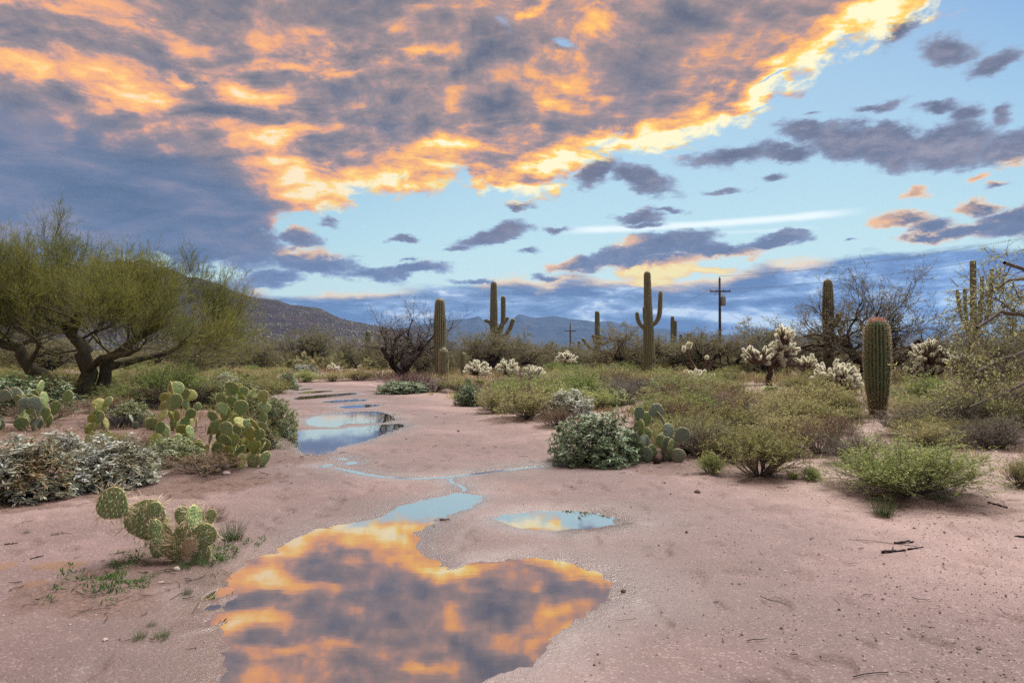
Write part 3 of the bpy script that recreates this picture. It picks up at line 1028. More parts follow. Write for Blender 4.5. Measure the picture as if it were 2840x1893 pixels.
def water_mat():
    m, t, o = new_mat('puddle water')
    gl = t.nodes.new('ShaderNodeBsdfGlossy')
    gl.inputs['Roughness'].default_value = 0.03
    gl.inputs['Color'].default_value = (0.96, 0.91, 0.87, 1)
    df = t.nodes.new('ShaderNodeBsdfTransparent')
    df.inputs['Color'].default_value = (0.80, 0.68, 0.56, 1)
    fr = t.nodes.new('ShaderNodeFresnel')
    fr.inputs['IOR'].default_value = 1.33
    fac = (E(fr.outputs[0]) * 0.28 + 0.72).clamp()
    b = t.nodes.new('ShaderNodeBump')
    b.inputs['Strength'].default_value = 0.022
    b.inputs['Distance'].default_value = 0.01
    setc(b, 'Height', noise(vmath('MULTIPLY', position(), (1.0, 2.5, 1.0)), 2.2, 3, 0.5))
    t.links.new(b.outputs[0], gl.inputs['Normal'])
    mx = t.nodes.new('ShaderNodeMixShader')
    setc(mx, 0, fac)
    t.links.new(df.outputs[0], mx.inputs[1])
    t.links.new(gl.outputs[0], mx.inputs[2])
    t.links.new(mx.outputs[0], o.inputs[0])
    return m


def build_water():
    wm = water_mat()
    import mathutils.geometry as mg
    for i, (k, p) in enumerate(PUD.items()):
        # grown outline so that the bank, not the sheet's edge, draws the shore
        c = p
        nrm = []
        n = len(c)
        area = 0.5 * np.sum(c[:, 0] * np.roll(c[:, 1], -1) - np.roll(c[:, 0], -1) * c[:, 1])
        sg = 1.0 if area > 0 else -1.0
        e = unit(np.roll(c, -1, 0) - np.roll(c, 1, 0))
        g = c + sg * np.stack([e[:, 1], -e[:, 0]], 1) * (0.03 if k in FINE else 0.2)
        tri = mg.tessellate_polygon([[Vector((a, b, 0)) for a, b in g]])
        mb = MB()
        T = []
        for a, b, d in tri:
            cr = (g[b][0] - g[a][0]) * (g[d][1] - g[a][1]) - (g[b][1] - g[a][1]) * (g[d][0] - g[a][0])
            T.append((a, b, d) if cr > 0 else (a, d, b))
        mb.add(np.concatenate([g, np.full((n, 1), WL + {'pocket': .004, 'pool': .004, 'hollow': .004, 'trickle': .003, 'bit': .002, 'crumb': .0025, 'fleck': .002, 'rill': .0015}.get(k, 0.0))], 1), t=T)
        me = mb.mesh('puddle', wm, smooth=False)
        tag(link('puddle', me), PLABEL[k], 'puddle', 'puddles on the sandy path', 'structure')

# ------------------------------------------------------------------ prototypes (unit size: about 1 wide, 1 high)
def shrub_mesh(name, seed, leafm, stems=34, spread=0.75, leafn=6, leafl=0.035, leafw=0.010, bare=0.25, droop=0.0, barkm=None, tips=5, flowers=0, low=0.12, kk=5):
    """open shrub of fine twigs: stems and twigs in one mesh with the leaves"""
    rg = np.random.default_rng(seed)
    mb = MB()
    a = rg.uniform(0, 2 * pi, stems)
    tilt = np.sqrt(rg.uniform(0.0, 1, stems)) * spread * pi / 2
    d = np.stack([np.cos(a) * np.sin(tilt), np.sin(a) * np.sin(tilt), np.cos(tilt) + low], 1)
    ln = rg.uniform(0.36, 0.60, stems) * (1 - 0.12 * np.sin(tilt))
    st = np.stack([np.cos(a) * 0.05, np.sin(a) * 0.05, np.zeros(stems)], 1) * rg.uniform(0.2, 1.3, (stems, 1))
    P0 = grow(st, d, ln, 5, 0.13, 0.05 - droop, rg)
    R0 = taper(rg.uniform(0.007, 0.012, stems), 5, 0.45)
    tubes(mb, P0, R0, 4, a=rg.uniform(0, 1, stems), m=0)
    s1, d1, r1, t1 = kids(P0, R0, kk, 0.3, 1.0, 0.65, rg, (0, 0, 0.3))
    P1 = grow(s1, d1, rg.uniform(0.16, 0.32, len(s1)), 4, 0.16, 0.06 - droop, rg)
    R1 = taper(r1 * 0.55, 4, 0.4)
    tubes(mb, P1, R1, 3, a=rg.uniform(0, 1, len(s1)), m=0)
    s2, d2, r2, t2 = kids(P1, R1, tips, 0.15, 1.0, 0.6, rg, (0, 0, 0.5))
    P2 = grow(s2, d2, rg.uniform(0.08, 0.19, len(s2)), 3, 0.15, 0.07, rg)
    R2 = taper(np.maximum(r2 * 0.5, 0.0011), 3, 0.5)
    hue = 0.5 + 0.32 * vnoise(P2[:, 0, 0] * 4 + seed, P2[:, 0, 1] * 4 + P2[:, 0, 2] * 3)
    tubes(mb, P2, R2, 3, a=(hue + rg.uniform(-.12, .12, len(s2))), m=1)
    if leafn:
        keep = rg.random(len(P2)) > bare
        Q = P2[keep]
        n = len(Q)
        f = rg.uniform(0.2, 1.0, (n, leafn)) * 2
        i = np.minimum(f.astype(int), 1)
        w = (f - i)[..., None]
        ii = np.arange(n)[:, None]
        C = (Q[ii, i] * (1 - w) + Q[ii, i + 1] * w).reshape(-1, 3)
        D = unit(np.repeat(unit(Q[:, 2] - Q[:, 0]), leafn, 0) + 0.8 * rg.normal(size=(n * leafn, 3)))
        hu = np.repeat(hue[keep], leafn) + rg.uniform(-.25, .25, n * leafn)
        leaves(mb, C, D, rnd(len(C), rg, 0.6), leafl * rg.uniform(0.6, 1.3, len(C)), leafw, hu, m=1)
    if flowers:
        k = rg.choice(len(P2), flowers, replace=False)
        C = P2[k, 2]
        leaves(mb, C, rnd(len(C), rg), rnd(len(C), rg, 1), 0.018, 0.016, 1.0, m=1)
    return mb.mesh(name, [barkm or M['bark2'], leafm])


def leafy_mesh(name, seed, leafm, ros=520, per=7, L=0.075, W=0.026, dome=1.0, stems=40, lop=0.0):
    """dome of leaf rosettes on thin stems (brittlebush)"""
    rg = np.random.default_rng(seed)
    mb = MB()
    n = ros
    a = rg.uniform(0, 2 * pi, n)
    cz = rg.uniform(0.02, 1, n)
    rr = np.sqrt(1 - cz ** 2)
    dirs = np.stack([np.cos(a) * rr, np.sin(a) * rr, cz], 1)
    lump = 1 + 0.35 * fbm(dirs[:, 0] * 3 + seed, dirs[:, 1] * 3 + dirs[:, 2] * 2, 3)
    rad = lump * rg.uniform(0.78, 1.02, n) * np.where(rg.random(n) < .3, rg.uniform(.6, .9, n), 1)
    C = dirs * np.array([0.5, 0.5, 0.92])[None] * rad[:, None]
    C[:, 0] += lop * (1 - cz) * 0.2
    C[:, 2] = np.maximum(C[:, 2], 0.03)
    ax = unit(dirs + np.array([0, 0, 0.35]) + 0.35 * rg.normal(size=(n, 3)))
    base = np.repeat(C, per, 0)
    axr = np.repeat(ax, per, 0)
    side = rg.normal(size=(n * per, 3))
    side = unit(side - (side * axr).sum(1, keepdims=True) * axr)
    D = unit(side * rg.uniform(0.5, 1.3, (n * per, 1)) + axr * rg.uniform(0.1, 1.0, (n * per, 1)))
    tint = np.repeat(np.clip(0.55 + 0.8 * fbm(C[:, 0] * 5 + seed, C[:, 1] * 5 + C[:, 2] * 4, 2), 0.2, 1), per) + rg.uniform(-.2, .2, n * per)
    old = rg.random(n * per) < 0.10
    tint = np.where(old, 0.02, np.clip(tint, 0.15, 1))
    leaves(mb, base - axr * rg.uniform(0, 0.05, (n * per, 1)), D, unit(axr + 0.4 * rg.normal(size=axr.shape)), L * rg.uniform(0.6, 1.25, n * per), W * rg.uniform(0.8, 1.2, n * per), tint, m=1, fold=True)
    k = rg.choice(n, min(stems * 3, n), replace=False)
    tgt = C[k]
    t = np.linspace(0, 1, 5)[None, :, None]
    st = rg.normal(size=(len(k), 1, 3)) * np.array([.05, .05, 0])
    mid = tgt[:, None] * np.array([0.55, 0.55, 0.25])
    P = st * (1 - t) ** 2 + 2 * mid * t * (1 - t) + tgt[:, None] * t ** 2
    tubes(mb, P, taper(np.full(len(k), 0.007), 5, 0.5), 3, a=rg.uniform(0, 1, len(k)), m=0)
    return mb.mesh(name, [M['bark'], leafm])


def tuft_mesh(name, seed, leafm, blades=90, lean=0.5, w=0.014):
    rg = np.random.default_rng(seed)
    mb = MB()
    a = rg.uniform(0, 2 * pi, blades)
    tl = rg.uniform(0, 1, blades) * lean
    d = np.stack([np.cos(a) * tl, np.sin(a) * tl, np.ones(blades)], 1)
    st = np.stack([np.cos(a), np.sin(a), np.zeros(blades)], 1) * rg.uniform(0, 0.26, (blades, 1))
    P = grow(st, d, rg.uniform(0.5, 1.0, blades), 4, 0.12, -0.05, rg)
    tubes(mb, P, taper(np.full(blades, w * .5), 4, 0.2), 3, a=rg.uniform(0, 1, blades), m=0)
    return mb.mesh(name, leafm)


# ---- desert trees: trunk mesh, limb mesh, crown mesh
def tree_meshes(seed, trunks, nl, limb_len, spec, leafm, barkm, leaf, el=(0.15, 1.1), leaf_n=5, limb_r=0.5, up=0.05, wig=0.16, bent=0.22, crown_bark=None, azr=(0, 2 * pi), tmin=0.35):
    """trunks: list of (polyline, radius). spec: per generation (kids, angle, length, wiggle, up)"""
    rg = np.random.default_rng(seed)
    mt, ml, mc = MB(), MB(), MB()
    TP, TR = [], []
    for pl, r in trunks:
        pl = np.asarray(pl, float)
        S = 9
        t = np.linspace(0, len(pl) - 1, S)
        i = np.minimum(t.astype(int), len(pl) - 2)
        w = (t - i)[:, None]
        P = pl[i] * (1 - w) + pl[i + 1] * w
        P[1:-1] += rg.normal(size=(S - 2, 3)) * r * 0.35
        R = r * np.linspace(1.25, 0.55, S)
        R[0] *= 1.25
        TP.append(P); TR.append(R)
        tubes(mt, P[None], R[None], 9, a=0.4)
    TP, TR = np.array(TP), np.array(TR)
    s, d, r, t = kids(TP, TR, nl, tmin, 1.0, 0.8, rg)
    n = len(s)
    az_ = rg.uniform(azr[0], azr[1], n)
    e_ = rg.uniform(el[0], el[1], n)
    d = np.stack([np.cos(az_) * np.cos(e_), np.sin(az_) * np.cos(e_), np.sin(e_)], 1)
    P = grow(s, d, limb_len * rg.uniform(0.65, 1.15, n), 7, bent, up, rg)
    R = taper(r * limb_r * rg.uniform(.7, 1.1, n), 7, 0.35)
    tubes(ml, P, R, 6, a=rg.uniform(0, 1, n))
    gens = len(spec)
    for g, (k, ang, ln, wg, u_) in enumerate(spec):
        s, d, r, t = kids(P, R, k, 0.22, 1.0, ang, rg, (0, 0, 0.25 if u_ > 0 else 0.0))
        n = len(s)
        S = 5 if g == 0 else (4 if g < gens - 1 else 3)
        P = grow(s, d, ln * rg.uniform(0.55, 1.2, n), S, wg, u_, rg)
        R = taper(np.maximum(r * 0.55, 0.004), S, 0.4)
        if g == 0:
            tubes(ml, P, R, 4, a=rg.uniform(0, 1, n))
        elif g < gens - 1:
            tubes(mc, P, R, 3, a=rg.uniform(0, 1, n), m=0)
        else:
            hue = 0.5 + 0.45 * fbm(P[:, 0, 0] * 1.2 + seed, P[:, 0, 1] * 1.2 + P[:, 0, 2] * 1.1, 2)
            if leaf == 'twig':
                leaves(mc, P[:, 0], P[:, -1] - P[:, 0], rnd(n, rg), np.linalg.norm(P[:, -1] - P[:, 0], axis=1), 0.010, hue, m=1)
            else:
                tubes(mc, P, np.minimum(R, 0.006), 3, a=hue, m=0)
    # leaves on the last generation
    n = len(P)
    if leaf_n:
        f = rg.uniform(0.1, 1.0, (n, leaf_n)) * (P.shape[1] - 1)
        i = np.minimum(f.astype(int), P.shape[1] - 2)
        w = (f - i)[..., None]
        ii = np.arange(n)[:, None]
        C = (P[ii, i] * (1 - w) + P[ii, i + 1] * w).reshape(-1, 3)
        tn = np.repeat(unit(P[:, -1] - P[:, 0]), leaf_n, 0)
        hu = np.repeat(0.5 + 0.5 * fbm(P[:, 0, 0] * 1.1 + seed, P[:, 0, 1] * 1.1 + P[:, 0, 2], 2), leaf_n) + rg.uniform(-.25, .25, n * leaf_n)
        if leaf == 'twig':
            D = unit(tn + 0.55 * rg.normal(size=(n * leaf_n, 3)) + np.array([0, 0, .35]))
            leaves(mc, C, D, rnd(len(C), rg), rg.uniform(.10, .22, len(C)), 0.0085, hu, m=1)
        else:
            D = unit(tn * .3 + rg.normal(size=(n * leaf_n, 3)) + np.array([0, 0, -.45]))
            leaves(mc, C, D, rnd(len(C), rg, .5), leaf * rg.uniform(.6, 1.25, len(C)), leaf * 0.30, hu, m=1)
    return mt.mesh('trunk', barkm), ml.mesh('branches', barkm), (mc.mesh('crown', [crown_bark or barkm, leafm]) if mc.n else None)


def make_tree(name, label, cat, loc, meshes, rz=0.0, sc=(1, 1, 1), group=None):
    t = thing(name, label, cat, loc, rz, sc, group)
    link('trunk', meshes[0], t)
    link('branches', meshes[1], t)['kind'] = 'stuff'
    if meshes[2]:
        link('crown', meshes[2], t)
    return t


# ---- saguaros
def column(mb, path, rad, ribs, depth=0.16, per=4, tip=True, seed=0):
    """ribbed cactus stem along a path"""
    path = np.asarray(path, float)
    S0 = len(path)
    # resample
    seg = np.r_[0, np.cumsum(np.linalg.norm(np.diff(path, axis=0), axis=1))]
    L = seg[-1]
    rad = np.asarray(rad, float)
    S = max(14, int(L / 0.16))
    rt0 = rad[-1]
    tt = np.unique(np.concatenate([np.linspace(0, L - rt0 * 1.25, S), L - rt0 * 1.2 * np.cos(np.linspace(0, pi / 2, 9))[::1]]))
    S = len(tt)
    P = np.stack([np.interp(tt, seg, path[:, i]) for i in range(3)], 1)
    if S0 > 4 or abs(path[-1, 0] - path[0, 0]) > .3:
        nS = S - 9
        for _ in range(3):
            P[1:nS] = (P[:nS - 1] + 2 * P[1:nS] + P[2:nS + 1]) / 4
    R = np.interp(tt, seg, rad)
    rt = R[-1]
    if tip:
        # dome
        dm = L - tt
        k = dm < rt * 1.2
        R[k] = R[k] * np.sqrt(np.clip(1 - (1 - dm[k] / (rt * 1.2)) ** 2, 0.0, 1))
        ex = np.linspace(0, 1, 5)[1:]
        R = np.maximum(R, 0.004)
    T = unit(np.gradient(P, axis=0))
    ref = np.array([0.31, 0.95, 0.05])
    U = unit(np.cross(T, ref))
    # extra rings in the dome for a smooth head
    V = np.cross(T, U)
    n = ribs * per
    th = np.arange(n) * 2 * pi / n
    prof = np.abs(np.cos(th * ribs / 2))            # 1 on crest, 0 in furrow
    rg = np.random.default_rng(seed)
    wob = 1 + 0.016 * rg.normal(size=(len(R), 1)) + 0.05 * np.sin(np.linspace(0, rg.uniform(5, 11), len(R)) + rg.uniform(0, 6))[:, None]
    ribv = np.roll(np.repeat(rg.normal(size=ribs) * 0.028, per), -(per // 2))
    rr = R[:, None] * (1 - depth + depth * prof[None] ** 0.8) * wob * (1 + ribv[None])
    ring = P[:, None] + rr[..., None] * (U[:, None] * np.cos(th)[None, :, None] + V[:, None] * np.sin(th)[None, :, None])
    I = np.arange(len(R) * n).reshape(len(R), n)
    q = np.stack([I[:-1], np.roll(I[:-1], -1, 1), np.roll(I[1:], -1, 1), I[1:]], -1).reshape(-1, 4)
    mb.add(ring.reshape(-1, 3), q=q, a=np.broadcast_to(prof[None], rr.shape).ravel())
    top = mb.n - n
    mb.t.append(np.stack([np.full(n - 2, top), top + np.arange(1, n - 1), top + np.arange(2, n)], 1))
    mb.tm.append(np.zeros(n - 2, int))
    return P, R, U, V, ribs


def spines(mb, info, step, L, per, seed, W=0.006, m=0):
    P, R, U, V, ribs = info
    rg = np.random.default_rng(seed)
    seg = np.r_[0, np.cumsum(np.linalg.norm(np.diff(P, axis=0), axis=1))]
    n = max(2, int(seg[-1] / step))
    t = np.linspace(step * .5, seg[-1] * 0.995, n)
    f = lambda A: np.stack([np.interp(t, seg, A[:, i]) for i in range(3)], 1)
    p, u, v = f(P), unit(f(U)), unit(f(V))
    r = np.interp(t, seg, R)
    th = np.arange(ribs) * 2 * pi / ribs
    nn = u[:, None] * np.cos(th)[None, :, None] + v[:, None] * np.sin(th)[None, :, None]
    c = (p[:, None] + nn * r[:, None, None] * 1.0).reshape(-1, 3)
    nn = nn.reshape(-1, 3)
    C = np.repeat(c, per, 0)
    N = np.repeat(nn, per, 0)
    D = unit(N * 0.8 + rg.normal(size=C.shape) * 0.75)
    leaves(mb, C - N * 0.004, D, rnd(len(C), rg), L * rg.uniform(.6, 1.2, len(C)), W, rg.uniform(0.2, 1, len(C)), m=m)


def saguaro(name, label, loc, stem, arms, ribs=16, rz=0, spine=None, mat='saguaro', group=None, spinemat='spine', sc=1.0):
    t = thing(name, label, 'cactus', loc, rz, (sc, sc, sc), group)
    seed = int(abs(loc[0] * 100)) + 3

    def one(nm, path, rad, rb, parent, sd):
        mb = MB()
        info = column(mb, path, rad, rb, seed=sd)
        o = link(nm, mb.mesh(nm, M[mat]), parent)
        if spine:
            ms = MB()
            spines(ms, info, spine[0], spine[1], spine[2], sd, spine[3])
            s = link('spines', ms.mesh('spines', M[spinemat]), o)
            s['kind'] = 'stuff'
        return o
    one('stem', stem[0], stem[1], ribs, t, seed)
    for j, (p, r) in enumerate(arms):
        one('arm', p, r, max(9, ribs - 4), t, seed + 7 * j + 1)
    return t


# ---- prickly pear pads: base at the origin, grows along +z, flat across y
def pad_mesh(name, seed, matn, spine=0.02, nsp=3, long=False, areoles=34):
    rg = np.random.default_rng(seed)
    mb = MB()
    nu, nv = 22, 9
    th = np.linspace(0, 2 * pi, nu, endpoint=False)
    w = 0.40 + rg.uniform(-.05, .05)
    ox = np.sin(th) * w * (1 + 0.14 * -np.cos(th))
    oz = 0.5 - 0.5 * np.cos(th)
    oz = oz + 0.0
    egg = 0.72 + 0.28 * sstep(oz, 0.0, 0.55)
    ox = ox * egg
    cx, cz = 0.0, 0.52
    bend = rg.uniform(-.05, .05)
    V, A = [], []
    rows = [(-1, 0.0), (-0.88, .55), (-0.62, .82), (-.3, .96), (0, 1.0), (.3, .96), (.62, .82), (.88, .55), (1, 0.0)]
    for h, s in rows:
        x = cx + (ox - cx) * s
        z = cz + (oz - cz) * s
        y = np.full(nu, h * 0.055) + bend * (z - .5) ** 2 * 4 * .5
        V.append(np.stack([x, y, z], 1))
        A.append(np.full(nu, s if abs(h) < .31 else s * .6))
    V = np.array(V)
    I = np.arange(nv * nu).reshape(nv, nu)
    q = np.stack([I[:-1], np.roll(I[:-1], -1, 1), np.roll(I[1:], -1, 1), I[1:]], -1).reshape(-1, 4)
    mb.add(V.reshape(-1, 3), q=q, a=np.array(A).ravel(), m=0)
    # spines on the areoles of both faces and along the rim
    C, N = [], []
    gx = np.arange(-4, 5) * 0.13
    for i, zz in enumerate(np.arange(0.12, 1.0, 0.115)):
        for x in gx + (0.065 if i % 2 else 0):
            if (x / w) ** 2 + ((zz - .52) / .5) ** 2 < 0.86:
                for s in (-1, 1):
                    C.append((x, s * 0.050, zz)); N.append((0, s, 0.1))
    for k in range(0, nu):
        C.append((ox[k], 0, oz[k])); N.append(tuple(unit(np.array([ox[k], 0, oz[k] - cz]))))
        if long:
            C.append((ox[k] * .97, 0.02, oz[k])); N.append(tuple(unit(np.array([ox[k], 0.02, oz[k] - cz]))))
    nface = sum(1 for q_ in N if abs(q_[1]) == 1)
    C, N = np.array(C), np.array(N)
    if long:
        # areole cushions
        leaves(mb, C + N * 0.004 - np.array([0, 0, .012]), np.tile([[0, 0, 1.0]], (len(C), 1)), N, 0.03, 0.026, 0.05, m=2)
    per = nsp
    Cr, Nr = np.repeat(C, per, 0), np.repeat(N, per, 0)
    D = unit(Nr * 0.8 + rg.normal(size=Cr.shape) * .55 + (np.array([0, 0, -0.35]) if long else 0))
    Ls = spine * rg.uniform(.5, 1.3, len(Cr))
    if long:
        fc = np.arange(len(Cr)) < nface * per
        D[fc] = unit(Nr[fc] * .45 + np.array([.45, 0, -.7]) + rg.normal(size=(fc.sum(), 3)) * .22)
        Ls = np.where(fc, Ls * .55 * (rg.random(len(Cr)) < .5), Ls)
    leaves(mb, Cr, D, rnd(len(Cr), rg), np.maximum(Ls, 1e-4), 0.014 if not long else 0.015, rg.uniform(0.2, 1, len(Cr)), m=1)
    return mb.mesh(name, [M[matn], M['spine'], M['black']])


PADS = {}


def pad_set():
    for k in ('pad', 'padyellow', 'padblue'):
        PADS[k] = [pad_mesh('pad', 10 + i, k, 0.05, 2) for i in range(2)]
    PADS['long'] = [pad_mesh('pad', 31 + i, 'pad', 0.30, 4, True) for i in range(2)]
    PADS['dry'] = [pad_mesh('pad', 41, 'paddry', 0.22, 3, True)]


def add_pad(parent, base, direction, face, size, kind, i=0, wide=1.0):
    """a pad as a part: base point, growth direction and facing direction in the plant's space"""
    d = Vector(direction).normalized()
    y = Vector(face)
    y = (y - d * y.dot(d)).normalized()
    x = y.cross(d)
    o = link('pad', PADS[kind][i % len(PADS[kind])], parent)
    mt = Matrix((x, y, d)).transposed().to_4x4()
    o.matrix_local = Matrix.Translation(Vector(base)) @ mt @ Matrix.Diagonal((size * wide, size, size, 1))
    return o


def prickly_pear(label, loc, w, h, n, kinds, seed, psize=0.19, group='prickly pears', deep=None):
    """spreading clump of pads growing from one another"""
    rg = np.random.default_rng(seed)
    t = thing('prickly_pear', label, 'cactus', loc, 0, (1, 1, 1), group)
    live = []
    deep = deep or max(w * 0.6, .3)
    n0 = max(1, n // 3)
    cnt = 0

    def put(b, d, s):
        nonlocal cnt
        f = np.array([rg.normal() * .6, -1.0 + rg.normal() * .5, rg.normal() * .15])
        if rg.random() < .16:
            f = np.array([1.0, rg.normal() * .4, 0])
        add_pad(t, b, d, f, s, kinds[rg.integers(len(kinds))], rg.integers(2), rg.uniform(.85, 1.1))
        live.append((np.array(b), unit(np.array(d)), s))
        cnt += 1
    rows = max(1, int(round(deep / 0.45))) if n > 6 else 1
    for i in range(n0):
        x = ((i // rows) + .5) / max(1, math.ceil(n0 / rows)) * 2 - 1 + rg.normal() * .12
        b = np.array([x * w * 0.44, (((i % rows) + .5) / rows - .5) * deep + rg.normal() * .08, -0.02])
        put(b, (x * .30 + rg.normal() * .2, rg.normal() * .2, 1.0), psize * rg.uniform(.9, 1.15))
    guard = 0
    while cnt < n and guard < 4000:
        guard += 1
        wts = np.array([max(q[0][2], 0) + .12 for q in live])
        b, d, s = live[rg.choice(len(live), p=wts / wts.sum())]
        nb = b + d * s * rg.uniform(.78, .97) + np.array([rg.normal() * .25 * s, rg.normal() * .06, 0])
        nd = unit(d + np.array([rg.normal() * .65, rg.normal() * .5, rg.uniform(.1, 1.0)]))
        if nd[2] < .1:
            continue
        tip = nb + nd * s
        if abs(tip[0]) > w * .58 or abs(tip[1]) > deep * .75 or tip[2] > h * 1.05:
            continue
        if any(np.linalg.norm((q[0] + q[1] * q[2] * .5) - (nb + nd * s * .5)) < psize * .36 for q in live):
            continue
        put(nb, nd, psize * rg.uniform(.8, 1.1))
    return t


# ---- chollas
def joint_mesh(name, seed, k=84):
    rg = np.random.default_rng(seed)
    mb = MB()
    z = np.array([0, .08, .35, .7, .92, 1.0])
    r = np.array([.07, .12, .15, .15, .11, .02])
    P = np.stack([np.zeros(6), np.zeros(6), z], 1)[None]
    tubes(mb, P, r[None], 7, a=.5, m=0)
    zz = rg.uniform(.02, 1.0, k * 3)
    a = rg.uniform(0, 2 * pi, k * 3)
    rr = np.interp(zz, z, r)
    N = np.stack([np.cos(a), np.sin(a), (zz - .6) * .9 + .25], 1)
    C = np.stack([np.cos(a) * rr, np.sin(a) * rr, zz], 1)
    D = unit(N + .5 * rg.normal(size=C.shape))
    leaves(mb, C, D, rnd(len(C), rg), rg.uniform(.14, .26, len(C)), .042, rg.uniform(.1, 1, len(C)), m=1)
    return mb.mesh(name, [M['chollabody'], M['cholla']])


JOINTS = []


def cholla(label, loc, w, h, trunk_h, n, seed, lobes=None, trunk_lean=0.1, jl=0.17, group='spiny chollas'):
    rg = np.random.default_rng(seed)
    t = thing('cholla', label, 'cactus', loc, 0, (1, 1, 1), group)
    mb = MB()
    top = np.array([trunk_lean * h, 0, trunk_h])
    P = np.linspace([0, 0, -.05], top, 7)
    P[1:-1] += rg.normal(size=(5, 3)) * 0.02 * h
    r0 = max(0.035, 0.05 * h)
    tubes(mb, P[None], (r0 * np.linspace(1.15, .75, 7))[None], 8, a=.4)
    lobes = lobes or [(0, 0, h * .72, w * .5, h * .28)]
    ends = []
    for (lx, ly, lz, lr, lh) in lobes:
        tgt = np.array([lx, ly, lz - lh * .5])
        tt = np.linspace(0, 1, 6)[:, None]
        mid = (top + tgt) / 2 + np.array([lx * .25, ly * .25, -0.10 * abs(lx)])
        B = top * (1 - tt) ** 2 + 2 * mid * tt * (1 - tt) + tgt * tt ** 2
        tubes(mb, B[None], (r0 * np.linspace(.7, .4, 6))[None], 7, a=.6)
        m_ = int(n * lr * lh / sum(q[3] * q[4] for q in lobes))
        for _ in range(m_):
            a = rg.uniform(0, 2 * pi)
            cz = rg.uniform(-.55, 1)
            d = np.array([np.cos(a) * math.sqrt(1 - cz * cz), np.sin(a) * math.sqrt(1 - cz * cz), cz])
            p = np.array([lx, ly, lz]) + d * np.array([lr, lr * .85, lh]) * rg.uniform(.62, .95)
            ends.append((p, unit(d + np.array([0, 0, .35]) + rg.normal(size=3) * .3), tgt))
    link('trunk', mb.mesh('trunk', M['chollatrunk']), t)
    ms = MB()
    st = np.array([e[2] for e in ends])
    en = np.array([e[0] for e in ends])
    tt = np.linspace(0, 1, 4)[None, :, None]
    PP = st[:, None] * (1 - tt) + en[:, None] * tt - np.array([0, 0, .06]) * (tt * (1 - tt)) * 4 * h
    tubes(ms, PP, taper(np.full(len(ends), .018 + .008 * h), 4, .8), 5, a=.8)
    link('branches', ms.mesh('branches', M['chollatrunk']), t)
    for p, d, _ in ends:
        o = link('stem_joint', JOINTS[rg.integers(len(JOINTS))], t)
        q = Vector(d).to_track_quat('Z', 'Y')
        s = jl * rg.uniform(.75, 1.2)
        o.matrix_local = Matrix.LocRotScale(Vector(p - d * s * .4), q, Vector((s, s, s)))
    return t

# ------------------------------------------------------------------ hills
def hill_mat(name, low, high, spot, sc1, sc2):
    m, t, o = new_mat(name)
    pos = position()
    n1 = noise(pos, sc1, 6, 0.6)
    n2 = noise(pos, sc2, 3, 0.6)
    col = mixc((n1 * 0.8 + n2 * 0.4 - 0.1).step(0.3, 0.65), c4(low), c4(high))
    col = mixc(n2.step(0.50, 0.60) * 0.85, col, c4(spot))
    p = t.nodes.new('ShaderNodeBsdfPrincipled')
    setc(p, 'Base Color', col)
    p.inputs['Roughness'].default_value = 0.95
    p.inputs['Specular IOR Level'].default_value = 0.1
    t.links.new(p.outputs[0], o.inputs[0])
    return m


def hill(name, label, ridge, y0, y1, y2, mat, amp, ns, seed, nu=260, nt=90):
    us = np.array([(x - 1420) / F_PX for x, _ in ridge])
    hs = np.array([(987 - y) / F_PX * y1 + CAM_H for _, y in ridge])
    u = np.linspace(us[0], us[-1], nu)
    H = np.interp(u, us, hs)
    ys = np.concatenate([np.linspace(y0, y1, nt), np.linspace(y1, y2, 16)[1:]])
    Y, U = np.meshgrid(ys, u, indexing='ij')
    X = U * Y
    t = np.clip((Y - y0) / (y1 - y0), 0, 1)
    Hh = np.interp(X / y1 * (0.75 + 0.25 * t) + U * y1 * 0 , us, hs)
    Hh = np.interp(U, us, hs)
    tb = np.clip((Y - y1) / (y2 - y1), 0, 1)
    prof = t ** 1.35 * (1 - tb ** 1.5)
    f = fbm(X * ns + seed, Y * ns * .6, 5, .55)
    g = 1 - np.abs(fbm(X * ns * 1.7 + 9 + seed, Y * ns * .5, 4, .5)) * 2
    Z = Hh * prof * (1 + amp * f * (1 - t * .75)) + Hh * prof * amp * .6 * (g - .7) * (1 - t) * 1.5 - 2.0 * (t <= 0) - 3 * (tb >= 1)
    mb = MB()
    I = np.arange(X.size).reshape(X.shape)
    q = np.stack([I[:-1, :-1], I[:-1, 1:], I[1:, 1:], I[1:, :-1]], -1).reshape(-1, 4)
    mb.add(np.stack([X.ravel(), Y.ravel(), Z.ravel()], 1), q=q)
    tag(link(name, mb.mesh(name, mat)), label, None, None, 'structure')
    return X, Y, Z


